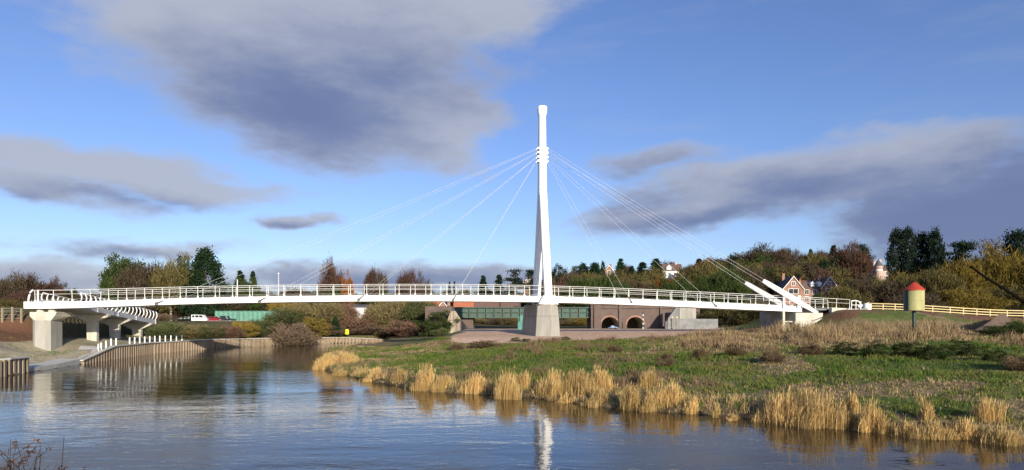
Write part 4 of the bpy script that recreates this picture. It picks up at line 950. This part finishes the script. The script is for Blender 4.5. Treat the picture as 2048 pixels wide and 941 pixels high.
NAMES = dict(bare='bare_tree', open='bare_tree', leafy='leafy_tree', bush='leafy_bush', twigbush='twiggy_bush', conifer='conifer_tree', thuja='evergreen_tree', cedar='cedar_tree', pine='pine_tree', column='columnar_conifer')
cnt = 0
def tree(kind, px, top, wpx, d, leaf, label, bark='bark', group=None, zb=None, h=None, yaw=None):
    global cnt; cnt += 1
    tm, cm, R0, _ = proto(kind, cnt % 4); x = PX(px, d); z = TZ(x, d) if zb is None else zb; hh = (ZY(top, d) - z) if h is None else h
    w = wpx / F * d; s = w / (2 * R0 * dict(conifer=.66, thuja=.74, column=.72, leafy=.96, cedar=.92).get(kind, 1.0))
    low = kind in ('bush', 'twigbush')
    o = thing(NAMES[kind], label, 'bush' if low else 'tree', (x, d, z), R.uniform(0, 6.28) if yaw is None else yaw, group); o.scale = (s, s, hh / 10.0)
    for nm, me_, mt in (("stem" if low else "trunk", tm, M[bark]), ("foliage" if low else "crown", cm, LF[leaf])):
        c = link(nm, me_, o); c.material_slots[0].link = 'OBJECT'; c.material_slots[0].material = mt
    return o
T = tree
# far left skyline
T('bare', 15, 562, 80, 205, 'brown', "broad bare brown tree at the left edge of the photo behind the wire fence")
T('bare', 62, 561, 70, 212, 'redbrown', "rounded reddish bare tree rising behind the left end of the bridge")
T('twigbush', 18, 598, 70, 130, 'olive', "low olive thicket behind the wire fence at the left edge")
T('twigbush', 92, 592, 70, 165, 'brown', "brown thicket behind the ribs at the bridge's left end")
T('bare', 108, 569, 40, 225, 'redbrown', "small reddish bare tree on the left skyline, right of the rounded one")
T('leafy', 135, 577, 34, 240, 'green', "low dark round tree on the left skyline beside the gap of sky")
T('twigbush', 170, 583, 60, 235, 'brown', "distant brown scrub seen through the left parapet")
# group behind the left span
T('leafy', 243, 523, 72, 172, 'green', "dense green tree, leftmost of the big trees above the left span")
T('open', 288, 530, 82, 163, 'brown', "pale brown bare tree with upright limbs, between the dense green tree and the olive one", 'barkpale')
T('open', 342, 524, 78, 163, 'olive', "olive bare tree with pale fanning limbs above the left span", 'barkpale')
T('leafy', 366, 519, 36, 178, 'dkgreen', "dark narrow tree half hidden behind the olive bare tree")
T('thuja', 411, 505, 68, 165, 'dkgreen', "large dark green evergreen, tallest tree above the left span")
T('conifer', 481, 541, 34, 175, 'dkgreen', "slim dark conifer with a pointed tip, right of the large evergreen")
T('conifer', 506, 543, 26, 177, 'dkgreen', "slimmer dark conifer just left of the thin pale column")
T('leafy', 492, 562, 56, 171, 'green', "bushy green tree at the foot of the two slim conifers")
T('twigbush', 455, 590, 60, 168, 'brown', "brown shrub behind the parapet under the large evergreen")
T('bare', 664, 538, 46, 205, 'redbrown', "purple brown autumn tree beside the small orange tree above the span")
T('leafy', 697, 553, 24, 198, 'orange', "small orange autumn tree above the left span")
T('bare', 744, 547, 28, 225, 'redbrown', "thin bare tree, left one of a pair on the skyline above the white shed", 'bark')
T('bare', 762, 549, 24, 228, 'brown', "thin bare brown tree, right one of a pair on the skyline above the white shed")
T('open', 814, 545, 40, 225, 'redbrown', "spreading purple bare tree midway between the orange tree and the mast")
T('open', 843, 556, 36, 232, 'brown', "low spreading bare tree just right of the purple bare tree")
T('conifer', 899, 564, 12, 290, 'pine', "tiny far conifer above the railings, left of two")
T('conifer', 909, 563, 11, 290, 'pine', "tiny far conifer above the railings, right of two")
T('conifer', 967, 551, 30, 240, 'pine', "dark conifer on the skyline, left of the cedars by the mast")
T('conifer', 998, 550, 34, 240, 'pine', "broad dark conifer next to the cedars left of the mast")
T('cedar', 1030, 535, 48, 248, 'pine', "dark tiered cedar left of the mast beside the brick cottage")
T('cedar', 1062, 539, 40, 256, 'pine', "dark cedar partly hidden by the foot of the mast")
# hill skyline, right of the mast
T('leafy', 1116, 538, 46, 250, 'pine', "round dark tree immediately right of the mast")
T('leafy', 1142, 546, 34, 255, 'green', "dark green tree left of the flat topped cedar on the hill")
T('cedar', 1153, 529, 36, 262, 'pine', "flat topped cedar on the skyline right of the mast")
T('thuja', 1166, 531, 30, 266, 'pine', "dark rounded evergreen touching the flat topped cedar on its right")
T('thuja', 1190, 529, 34, 262, 'dkgreen', "broad dark evergreen between the cedar and the very thin conifer")
T('thuja', 1206, 527, 14, 266, 'dkgreen', "very thin dark conifer left of the small red villa")
T('conifer', 1241, 518, 34, 266, 'dkgreen', "tall pointed conifer right of the small red villa")
T('bare', 1252, 532, 22, 275, 'brown', "small bare tree in the gap right of the tall pointed conifer")
T('conifer', 1263, 532, 26, 262, 'pine', "small pointed conifer between two larger ones on the skyline")
T('conifer', 1285, 525, 44, 262, 'pine', "broad conifer left of the white hillside house")
T('conifer', 1312, 518, 46, 258, 'dkgreen', "big dark conifer touching the white hillside house on its left")
T('bare', 1336, 526, 34, 345, 'redbrown', "purplish bare tree behind the roof of the white hillside house")
T('leafy', 1368, 543, 26, 300, 'pine', "dark round tree right of the white hillside house")
T('conifer', 1398, 518, 32, 300, 'pine', "lone conifer on the skyline left of the orange tree")
T('bare', 1385, 535, 50, 285, 'redbrown', "purple brown bare tree below the lone conifer on the hill")
T('leafy', 1418, 523, 52, 288, 'orange', "orange brown autumn tree on the hill above the stay cables")
T('leafy', 1458, 519, 74, 262, 'dkgreen', "wide dark green tree crossed by the backstay cables")
T('bare', 1522, 500, 92, 320, 'brown', "huge round brown tree on the hill crest left of the gabled house")
T('bare', 1562, 504, 54, 326, 'redbrown', "reddish brown tree on the hill crest above the gabled house")
T('leafy', 1573, 505, 24, 330, 'pine', "small dark tree tip on the crest above the gabled house")
T('bare', 1600, 511, 40, 322, 'brown', "grey brown tree on the crest left of the slim fir")
T('conifer', 1621, 499, 20, 318, 'pine', "slim fir on the crest above the dormer windows")
T('bare', 1645, 508, 46, 315, 'brown', "brown tree on the crest between two firs")
T('conifer', 1667, 491, 32, 300, 'pine', "tall fir with an open top on the crest above the right gable")
T('leafy', 1663, 524, 46, 262, 'dkgreen', "dark dense tree directly behind the right gable of the brick house")
T('bare', 1703, 498, 66, 268, 'redbrown', "large rounded russet tree left of the turreted house")
T('pine', 1726, 489, 44, 305, 'pine', "flat topped pine poking above the large russet tree")
T('column', 1792, 463, 27, 205, 'pine', "tall narrow dark conifer, leftmost of the row above the yellow drum", 'barkpale')
T('column', 1815, 462, 27, 203, 'pine', "tall narrow dark conifer second from the left, above the yellow drum", 'barkpale')
T('column', 1841, 470, 30, 208, 'pine', "dark conifer third from the left in the tall row above the drum")
T('thuja', 1869, 468, 46, 204, 'pine', "broadest dark conifer at the right of the tall row above the drum")
T('cedar', 1921, 482, 72, 190, 'pine', "layered dark pine standing alone right of the tall conifer row")
T('pine', 2038, 463, 96, 172, 'pine', "dark spreading pine at the right edge above the mustard tree")
T('bare', 1985, 509, 130, 148, 'mustard', "big mustard coloured tree behind the cream fence at the right")
T('bare', 1918, 532, 90, 142, 'mustard', "mustard tree with a low crown left of the big mustard one")
T('bare', 2072, 528, 110, 140, 'mustard', "mustard tree cut by the right edge of the photo")
T('twigbush', 2025, 575, 120, 126, 'olive', "olive thicket behind the cream fence at the far right")
T('twigbush', 1940, 580, 100, 124, 'mustard', "low mustard thicket directly behind the cream fence")
T('bare', 1868, 548, 90, 132, 'olive', "dull olive tree right behind the yellow drum's roof")
T('bare', 1800, 566, 90, 136, 'brown', "dull brown tree left behind the yellow drum")
T('bare', 1728, 566, 90, 140, 'brown', "brown tree behind the gate at the bridge's right end")
T('twigbush', 1690, 575, 90, 134, 'olive', "olive brown thicket behind the last right-hand railings")
T('twigbush', 1830, 585, 90, 122, 'brown', "low brown thicket behind the fence beside the drum")
T('leafy', 1637, 590, 22, 215, 'green', "small dark shrub in front of the brick house between its gables")
T('twigbush', 1682, 592, 40, 205, 'brown', "brown hedge in front of the right gable of the brick house")
T('bare', 1540, 560, 50, 245, 'brown', "bare brown tree just left of the gabled brick house")
T('bare', 1482, 545, 60, 245, 'brown', "brown tree behind the tips of the anchor struts")
T('leafy', 1432, 556, 60, 225, 'dkgreen', "dark evergreen mass below the orange autumn tree")
T('bare', 1300, 548, 70, 225, 'olive', "round olive brown tree below the broad conifer on the slope")
T('bare', 1238, 552, 66, 225, 'olive', "olive brown tree below the small red villa")
T('bare', 1180, 552, 70, 228, 'olive', "olive tree on the slope below the dark evergreens")
T('bare', 1330, 562, 50, 205, 'orange', "rusty orange shrub like tree below the white hillside house")
T('leafy', 1372, 565, 50, 215, 'dkgreen', "dark bushy tree on the slope right of the rusty orange one")
T('bare', 1130, 560, 60, 225, 'brown', "brown tree low on the slope just right of the mast")
# bank vegetation under and beyond the left span
B = "bushes along the far left bank"
for args in (
 ('bush', 150, 628, 66, 108, 'bramble', "added dark thicket deepening the shade behind the concrete end pier"), ('bush', 205, 630, 66, 112, 'bramble', "dark thicket in the shade behind the ramp's first support"), ('bush', 262, 640, 64, 118, 'bramble', "dark thicket in the shade behind the ramp's lower supports"),  # thickets added to make the shadow behind the ramp darker
 ('twigbush', 335, 645, 70, 114, 'bankgreen', "low green hedge right of the approach ramp's lower end"), ('twigbush', 385, 648, 70, 117, 'bankolive', "green brown hedge directly below the white van"), ('twigbush', 322, 628, 50, 140, 'bankbrown', "brown scrub at the foot of the approach ramp's lower end"),
 ('bare', 352, 606, 56, 170, 'bankbrown', "brown tree left of the white van, below the span"), ('bush', 412, 609, 34, 172, 'orange', "rusty bush behind the white van and red car"), ('twigbush', 425, 652, 60, 118, 'bankgreen', "green hedge below the red car"),
 ('twigbush', 458, 653, 56, 119, 'bankrust', "reddish twiggy bush overhanging the long sheet pile wall"), ('twigbush', 490, 644, 50, 123, 'yellow', "yellow bush just right of the reddish overhanging bush"), ('twigbush', 525, 641, 70, 128, 'bankgreen', "green thicket in front of the longer container"), 
 ('twigbush', 583, 644, 82, 127.5, 'bankbrown', "wide brown bush reaching down to the water in mid bank"), ('bare', 570, 620, 74, 140, 'bankgreen', "dark green thicket hiding the right end of the containers"), ('bush', 632, 634, 66, 135, 'yellow', "golden yellow bush left of the yellow lifebuoy housing"),
 ('bare', 604, 612, 70, 143, 'bankolive', "olive thicket beneath the span left of the golden bush"), ('bare', 652, 606, 66, 147, 'bankolive', "olive thicket above the golden yellow bush"), ('bare', 690, 610, 56, 150, 'bankrust', "russet bush left of the white shed"), ('twigbush', 655, 652, 70, 140, 'bankbrown', "brown scrub along the wall left of the lifebuoy housing"),
 ('thuja', 671, 636, 16, 139, 'dkgreen', "narrow dark evergreen standing at the water left of the yellow housing"), ('twigbush', 722, 626, 80, 148, 'bankrust', "purple brown thicket below the white shed"), ('bush', 754, 634, 46, 147.5, 'bankgreen', "yellow green bush right of the white shed"), ('twigbush', 705, 656, 70, 146.5, 'bankbrown', "low brown scrub above the inlet, right of the lifebuoy housing"),
 ('bare', 766, 606, 64, 150, 'bankolive', "olive tree right of the white shed, under the deck"), ('open', 797, 600, 74, 149, 'bankolive', "olive tree with pale stems under the span, left of the orange roofs", 'barkpale'), ('bare', 838, 603, 70, 147, 'bankgreen', "green olive tree under the span right of the pale stemmed one"), ('twigbush', 778, 646, 90, 147.5, 'bankbrown', "brown thicket at the head of the inlet"),
 ('twigbush', 830, 642, 100, 141, 'bankrust', "russet bramble bank left of the streaked abutment"), ('bush', 868, 618, 66, 130.5, 'bramble', "dark ivy mass covering the left side of the stone abutment"), ('twigbush', 880, 655, 40, 129, 'bankgreen', "green scrub at the foot of the stone abutment"),
 ('open', 575, 598, 60, 166, 'yellow', "pollard with bright straw stems fanning out below the deck", 'barkpale')):
    T(*args, group=B)
T('twigbush', 945, 634, 50, 164, 'bankolive', "olive bush seen under the green girder, leftmost there")
T('twigbush', 985, 632, 52, 166, 'bankbrown', "brown bush seen under the middle of the green girder")
T('twigbush', 1022, 633, 52, 163, 'bankolive', "olive bush seen under the green girder beside the teal cabinet")
T('twigbush', 1136, 633, 50, 164, 'bankolive', "olive bush under the green girder, just right of the mast pier")
T('twigbush', 1172, 634, 46, 162, 'yellow', "yellowish bush under the green girder's right end")
T('twigbush', 1400, 610, 90, 138, 'bramble', "dark bramble bank above the grey retaining wall")
T('twigbush', 1470, 616, 100, 132, 'olive', "dark olive scrub on the railway bank under the right span")
T('twigbush', 1530, 618, 80, 128, 'bramble', "dark scrub beside the shaded face of the abutment")
T('twigbush', 2016, 652, 90, 62, 'bramble', "dark green bramble on the mound at the right edge of the photo")
T('twigbush', 2060, 640, 90, 66, 'green', "green bramble crest cut by the right edge of the photo")
T('twigbush', 1960, 690, 60, 52, 'dead', "brown dead bramble in front of the right-hand mound")
# low dark hollow plants on the meadow and leafy docks before the pier
for px, top, w, d, lf, lab in ((1033, 672, 24, 88, 'bramble', "dark leafy dock plant left of the mast pier's foot"), (1052, 672, 22, 87, 'bramble', "dark leafy dock plant touching the mast pier's left corner"), (1110, 675, 20, 86, 'green', "small leafy plant in front of the mast pier"), (1131, 672, 26, 87, 'bramble', "leafy dock plant right of the mast pier's foot"), (968, 672, 56, 77, 'dead', "heap of brown dead brambles left of the mast pier"), (915, 690, 30, 76, 'dead', "small heap of brown stems on the meadow left of the big heap")):
    T('bush' if lf != 'dead' else 'twigbush', px, top, w * (.8 if lf != 'dead' else .9), d - 4, lf, lab, h=.55 if lf != 'dead' else .85)
hol = [(1690, 712, 44, 50, 'bramble', "dark bramble patch below the yellow drum, left one of two"), (1748, 716, 50, 48, 'bramble', "dark bramble patch below the yellow drum, right one of two"), (1815, 712, 56, 47, 'bramble', "dark bramble patch directly under the drum's green post"), (1872, 722, 60, 45, 'bramble', "dark bramble patch above the slim tall reeds at the right"), (1935, 716, 60, 46, 'bramble', "dark bramble patch between the slim reeds and the right edge"), (1990, 716, 50, 43, 'green', "green bramble patch near the right edge of the meadow"),
 (1620, 704, 44, 51, 'dead', "brown bramble patch left of the dark ones on the meadow"), (1545, 720, 40, 47, 'dead', "brown bramble patch above the largest reed clump"), (1470, 706, 36, 51, 'dead', "small brown bramble at the front of the dry grass"), (1400, 702, 34, 52, 'dead', "small brown bramble in the middle of the meadow"), (1330, 716, 30, 48, 'dead', "small brown bramble above the reeds set back on the bank"), (1230, 694, 30, 60, 'dead', "small brown bramble right of the mast pier on the green meadow"), (2040, 735, 60, 39, 'dead', "brown bramble cut by the right edge above the reeds")]
for px, top, w, d, lf, lab in hol: T('bush' if lf in ('bramble', 'green') else 'twigbush', px, top, w, d, lf, lab, h=(1.1 if lf == 'bramble' else .75) + .3 * R.random())
# the far wood that reads as one mass
def wood(name, label, spots, leaf_sets):
    root = thing(name, label, "woodland"); root["kind"] = "stuff"
    acc = {}
    for (kind, x, y, h, w, leaf) in spots:
        _, _, R0, cm = proto(kind, R.randrange(4)); s = w / (2 * R0); a = R.uniform(0, 6.28); ca, sa = math.cos(a), math.sin(a)
        q = cm * np.array([s, s, h / 10]); q = np.stack([q[:, 0] * ca - q[:, 1] * sa + x, q[:, 0] * sa + q[:, 1] * ca + y, q[:, 2] + TZ(x, y) - .3], 1); acc.setdefault(leaf, []).append(q)
    for i, (leaf, qs) in enumerate(acc.items()):
        link("woodland_crowns", npmesh("woodland_crowns", np.concatenate(qs), 4, LF[leaf]), root)
skyl = [(1105, 560), (1150, 558), (1250, 558), (1330, 554), (1380, 535), (1440, 527), (1500, 512), (1570, 512), (1650, 514), (1720, 512), (1770, 545), (1850, 530), (1950, 525), (2060, 500), (2200, 500)]
spots = []
for d in (186, 205, 225, 250, 275, 300, 325):
    px = 1095 + R.uniform(0, 40)
    while px < 2250:
        x = PX(px, d); z = TZ(x, d); ys = np.interp(px, [a for a, _ in skyl], [b for _, b in skyl]); maxh = ZY(ys, d) - z
        h = min(R.uniform(9, 15), max(maxh, 3)); w = h * R.uniform(.75, 1.1)
        if 1515 < px < 1715 and d < 245: h = 0
        if 1180 < px < 1255 and d < 330: h = min(h, ZY(556, d) - z)
        if 1295 < px < 1390 and d < 320: h = min(h, ZY(560, d) - z)
        if 1715 < px < 1810 and d < 282: h = min(h, ZY(562, d) - z)
        if h > 2.5: spots.append((R.choice(['bare', 'bare', 'leafy', 'twigbush']), x, d + R.uniform(-6, 6), h, w, R.choice(['brown', 'brown', 'olive', 'olive', 'olive', 'green', 'green', 'mustard' if px > 1800 else 'redbrown'])))
        px += w / d * F * R.uniform(.55, .9)
wood("hillside_wood", "mass of bare brown and olive trees covering the hillside", spots, LF)
spots = []
for d in (205, 250, 300):
    px = -120
    while px < 1100:
        x = PX(px, d); z = TZ(x, d); top = 583 + 4 * math.sin(px * .02 + d); h = min(max(ZY(top, d) - z, 3), 14) * R.uniform(.78, 1.0); w = h * R.uniform(.9, 1.4)
        if not (840 < px < 1045 and d < 240): spots.append((R.choice(['bare', 'twigbush', 'leafy']), x, d + R.uniform(-8, 8), h, w, R.choice(['brown', 'brown', 'redbrown', 'olive', 'green'])))
        px += w / d * F * R.uniform(.5, .8)
wood("distant_wood", "low brown line of far trees along the horizon behind the left span", spots, LF)

# reeds: each clump along the water's edge its own thing
def blades(n, r_xy, h, rg, org, lean=(0.10, 0.0), wid=(.005, .012), spread=.085, taper=.4, heads=True):
    nb = max(8, n // 80); bx = rg.normal(size=nb) * r_xy[0] * .52; by_ = rg.normal(size=nb) * r_xy[1] * .5; bh = rg.uniform(.55, 1.0, nb) * (1 - .5 * np.minimum(np.abs(bx) / r_xy[0], 1.3) ** 1.6); bh[np.argmax(bh)] = 1.0
    i = rg.integers(0, nb, n); x = bx[i] + rg.normal(size=n) * min(.19, r_xy[0] * .22); y = by_[i] + rg.normal(size=n) * min(.19, r_xy[0] * .22)
    hh = h * bh[i] * (1 - .75 * rg.random(n) ** 1.6); tl = rg.normal(size=(nb, 2)) * .07
    dx = (rg.normal(size=n) * spread + tl[i, 0] + lean[0]) * hh; dy = (rg.normal(size=n) * spread + tl[i, 1] + lean[1]) * hh
    w = rg.uniform(*wid, n); th = rg.uniform(0, 6.283, n); wx, wy = np.cos(th) * w, np.sin(th) * w; z0 = np.maximum(terrain(x + org[0], y + org[1]), -.1) - org[2] - .12; hh = hh + z0 * .6
    m1 = np.stack([x + dx * .36, y + dy * .36, hh * .58], 1); tp = np.stack([x + dx, y + dy, hh], 1); wv_ = np.stack([wx, wy, wx * 0], 1); b = np.stack([x, y, z0], 1)
    q1 = np.stack([b - wv_, b + wv_, m1 + wv_ * .9, m1 - wv_ * .9], 1); q2 = np.stack([m1 - wv_ * .9, m1 + wv_ * .9, tp + wv_ * taper, tp - wv_ * taper], 1)
    out = [q1, q2]
    k = rg.random(n) < .45                      # hanging dead leaves
    c = (b * .45 + m1 * .55)[k] ; dr = rg.normal(size=(k.sum(), 3)) * np.array([.30, .30, .14]); w3 = wv_[k] * 1.3
    out.append(np.stack([c - w3, c + w3, c + dr + w3 * .3, c + dr - w3 * .3], 1))
    if heads:
        k = rg.random(n) < .4; t0 = tp[k]; d_ = (tp - m1)[k]; d_ /= np.linalg.norm(d_, axis=1, keepdims=True); w2 = wv_[k] * 1.7
        out.append(np.stack([t0 - d_ * .16 - w2 * .3, t0 + w2, t0 + d_ * .22, t0 - w2], 1))
    return np.concatenate(out).reshape(-1, 3)
RG = "golden reed clumps along the water's edge"
reeds = [ # px, base row, top row, width px, label
    (648, 736, 706, 46, "low golden reeds at the tip of the grassy spit"), (690, 726, 699, 56, "low golden reeds behind the tip of the spit"), (682, 752, 735, 34, "small russet reed tuft below the spit tip"),
    (747, 764, 742, 36, "small golden tuft at the water, first right of the spit"), (800, 760, 729, 32, "slim golden reed tuft second right of the spit"),
    (850, 782, 726, 42, "tall bright reed clump at the left end of the main reed row"), (885, 776, 742, 44, "shorter reed clump leaning off the tall bright one at the left of the row"),
    (952, 776, 738, 48, "reed clump between the tall left clump and the tall central one"), (1012, 798, 727, 46, "tallest central reed clump reaching down to the water"), (1046, 776, 738, 36, "loose reed tuft right behind the tallest central clump"),
    (1106, 786, 734, 56, "broad reed clump directly below the mast pier"), (1152, 786, 732, 60, "broad reed clump just right of the one below the mast pier"), (1203, 780, 727, 40, "tall pointed reed clump at the right end of the pair below the pier"),
    (1196, 812, 782, 52, "low reed fringe at the water below the tall pointed clump"), (1128, 806, 786, 34, "small low tuft at the water below the broad reed clumps"),
    (1258, 820, 758, 40, "slim tall reed clump at the water right of the pier's reflection"), (1296, 776, 729, 44, "reed clump set back on the bank behind the slim tall one"), (1304, 818, 780, 50, "reed clump at the water beside the slim tall one"), (1340, 806, 755, 54, "ragged reed clump set between the slim tall clump and the small tufts"), (1382, 826, 795, 30, "small reed tuft at the water left of two tiny ones"),
    (1430, 836, 800, 12, "tiny thin reed tuft left of the largest clump"), (1466, 842, 824, 22, "tiny squat reed tuft closest to the largest clump"),
    (1570, 846, 772, 80, "left part of the largest golden reed clump, shaded on its left side"), (1632, 854, 766, 90, "right part of the largest golden reed clump, brightest at the water"),
    (1700, 822, 783, 40, "medium reed clump behind the largest one on its right"), (1744, 866, 790, 40, "slim tall reed clump at the water right of the largest one"), (1690, 850, 828, 50, "low fringe of reeds between the largest clump and the slim tall one"),
    (1806, 872, 842, 60, "low reed fringe below the dark ditch at the right"), (1862, 842, 788, 38, "slim tall reed clump standing over a low fringe at the right"), (1862, 878, 836, 80, "dense low reed clump at the water near the right edge"), (1940, 880, 850, 50, "low ragged reeds second from the right edge at the water"), (1976, 842, 786, 56, "reed clump set back near the right edge"), (2010, 888, 845, 90, "reed clump at the water touching the right edge"), (1920, 880, 860, 40, "small low tuft between two reed clumps at the right")]
for i, (px, by, ty, wpx, lab) in enumerate(reeds):
    # walk out along the line of sight until the ground meets it
    k = (HZ - by) / F; d = None
    ds = np.arange(22, 110, .25); zs = terrain(PX(px, ds), ds); los = EYE + k * ds; hit = np.where(los <= np.maximum(zs, 0))[0]; d = ds[hit[0]] if len(hit) else 40
    x = PX(px, d); z = max(TZ(x, d), 0); h = (by - ty) / F * d * .86; w = wpx / F * d
    rg = np.random.default_rng(900 + i); n = int(300 + 1050 * w * min(h, 2.2) / 2.4)
    o = link("reed_clump", npmesh("reed_clump", blades(n, (w * .45, min(w * .40, 1.0)), h * 1.06, rg, (x, d, z), lean=(.05, 0)), 4, LF['straw'])); o.location = (x, d, z)
    tag(o, lab, "reeds", RG)
# meadow grass and dead grass: uncountable
def scatter(n, xr, yr, keep, hfun, wid, leaf, name, label, heads=False, seed=1, spread=.28, per=7):
    rg = np.random.default_rng(seed); x = rg.uniform(*xr, n); y = rg.uniform(*yr, n) 
    p = keep(x, y); k = rg.random(n) < p; x, y = x[k], y[k]; z = terrain(x, y); k = z > .06; x, y, z = x[k], y[k], z[k]; h = hfun(x, y) * rg.uniform(.6, 1.25, len(x))
    x = np.repeat(x, per) + rg.normal(size=len(x) * per) * .13; y = np.repeat(y, per) + rg.normal(size=len(y) * per) * .13; z = np.repeat(z, per); h = np.repeat(h, per) * rg.uniform(.55, 1.1, len(z)); m = len(x)
    w = rg.uniform(*wid, m); th = rg.uniform(0, 6.283, m); wv_ = np.stack([np.cos(th) * w, np.sin(th) * w, 0 * w], 1); b = np.stack([x, y, z - .05], 1); dxy = rg.normal(size=(m, 2)) * spread * h[:, None]
    tp = np.stack([x + dxy[:, 0], y + dxy[:, 1], z + h], 1); mid = b * .5 + tp * .5 - np.stack([dxy[:, 0] * .15, dxy[:, 1] * .15, -h * .08], 1)
    V = np.concatenate([np.stack([b - wv_, b + wv_, mid + wv_ * .8, mid - wv_ * .8], 1), np.stack([mid - wv_ * .8, mid + wv_ * .8, tp + wv_ * .15, tp - wv_ * .15], 1)]).reshape(-1, 3)
    o = link(name, npmesh(name, V, 4, LF[leaf])); tag(o, label, "grass", kind="stuff"); return o
fov = lambda x, y: (np.abs(x) < y * .84 + 4)
notriver = lambda x, y: ~inpoly(x, y)
emb_ = lambda x, y: sst(88, 91, y) * sst(38, 44, x)
onright = lambda x, y: (x > -26) & fov(x, y) & notriver(x, y) & (earth_mask(x, y) < .45)
scatter(62000, (-26, 85), (26, 92), lambda x, y: onright(x, y) * (1 - .85 * straw_mask(x, y)) * (1 - emb_(x, y)), lambda x, y: .13 + .20 * sst(.4, .75, fbm(x, y, 3, 61)), (.012, .032), 'grass', "meadow_grass", "short green grass over the riverside meadow", seed=2, spread=.5)
tall = lambda x, y: .16 + .62 * sst(12, 22, x) * sst(50, 60, y) * sst(93, 84, y) * (.15 + 2.4 * sst(.35, .75, fbm(x, y, 3.2, 63)) * sst(.3, .6, fbm(x, y, 9, 66)))
scatter(42000, (-26, 85), (26, 97), lambda x, y: onright(x, y) * straw_mask(x, y) * (1 - .96 * emb_(x, y)), tall, (.012, .034), 'strawpale', "dead_grass", "tall pale dead grass across the meadow and below the embankment", seed=3, spread=.30)
tuss = lambda x, y: sst(.585, .67, fbm(x, y, 2.4, 71, 3)) * sst(.35, .6, fbm(x, y, 11, 73))
scatter(60000, (-26, 85), (28, 90), lambda x, y: onright(x, y) * tuss(x, y) * (1 - emb_(x, y)), lambda x, y: .22 + .40 * sst(.62, .78, fbm(x, y, 2.4, 71, 3)), (.010, .024), 'dead', "dead_tussocks", "brown dead tussocks dotted over the meadow", seed=8, spread=.45)
scatter(32000, (-26, 60), (22, 80), lambda x, y: (x > -26) * fov(x, y) * notriver(x, y) * sst(3.6, .4, shore_mask(x, y)) * sst(.38, .62, fbm(x, y, 2.6, 81, 3)), lambda x, y: .18 + .5 * sst(.5, .75, fbm(x, y, 2.6, 81, 3)), (.006, .014), 'straw', "shore_reeds", "low straw coloured fringe along the water's edge", seed=9, spread=.35)
scatter(9000, (-85, -45), (55, 130), lambda x, y: fov(x, y) * notriver(x, y) * sst(.5, .7, fbm(x, y, 5, 65)) * .8, lambda x, y: .15 + 0 * x, (.014, .03), 'grass', "bank_grass", "thin grass on the bare left bank", seed=4, spread=.5)
# near bank: dead shrub tips at the bottom left, and a thin bare stem at the right
def nearshrub(px, top, w, d, n, lab, seed):
    x = PX(px, d); z = TZ(x, d); h = ZY(top, d) - z; rg = np.random.default_rng(seed); o = thing("dead_shrub", lab, "bush", (x, d, z)); wd = w / F * d; tm = MB(); pts = []
    for i in range(n):
        e = Vector((rg.normal() * wd * .33, rg.normal() * .35, h * rg.uniform(.68, 1.0))); s = Vector((rg.normal() * .12, rg.normal() * .12, -.2)); limb_mesh(tm, s, e, .016, .004, rg, 4)
        for j in range(9):
            u = rg.uniform(.45, 1); q = s.lerp(e, u); f = q + Vector((rg.normal() * .12, rg.normal() * .12, rg.uniform(.02, .2))); tm.tube([q, f], [.006, .002], 3); pts += [tuple(q.lerp(f, v)) for v in rg.uniform(.4, 1, 3)]
    tm.build("stem", M['twig'], o, fix=False)
    C = np.array(pts); C = np.repeat(C, 2, 0) + rg.normal(size=(len(C) * 2, 3)) * .02; link("foliage", npmesh("dead_leaves", quads_at(C, .055, .5, rg), 4, LF['redbrown']), o)
nearshrub(4, 894, 100, 9.5, 90, "reddish brown dead shrub in the bottom left corner", 5)
nearshrub(44, 916, 60, 9.2, 26, "darker dead shrub spilling right of the bottom left corner", 6)
nearshrub(146, 908, 34, 9.0, 3, "wispy bare stem poking above the bottom edge left of the reflections", 7)
o = thing("bare_branch", "dark bare branch slanting in from the right edge before the mustard trees", "branch", (6.6, 6.3, TZ(6.6, 6.3)))
m = MB(); pts = [P(1943, 535, 6.0), P(1975, 558, 6.0), P(2003, 575, 6.02), P(2030, 592, 6.05), P(2060, 612, 6.1), P(2140, 680, 6.15), P(2260, 800, 6.25), Vector((6.6, 6.3, o.location.z - .1))]
m.tube([p - o.location for p in pts], [.009, .011, .013, .015, .018, .023, .03, .05], 7)
for p, r in ((pts[0], .014), (pts[1], .016), (pts[2], .018), (pts[3], .018)):
    q = p - o.location; m.loft([[q + Vector((r * 1.6 * math.sin(t_) * math.cos(a) , r * math.sin(t_) * math.sin(a), r * math.cos(t_))) for a in np.linspace(0, 6.283, 6, endpoint=False)] for t_ in np.linspace(.15, math.pi - .15, 5)])
m.build("stem", M['blackstem'], o, fix=False)
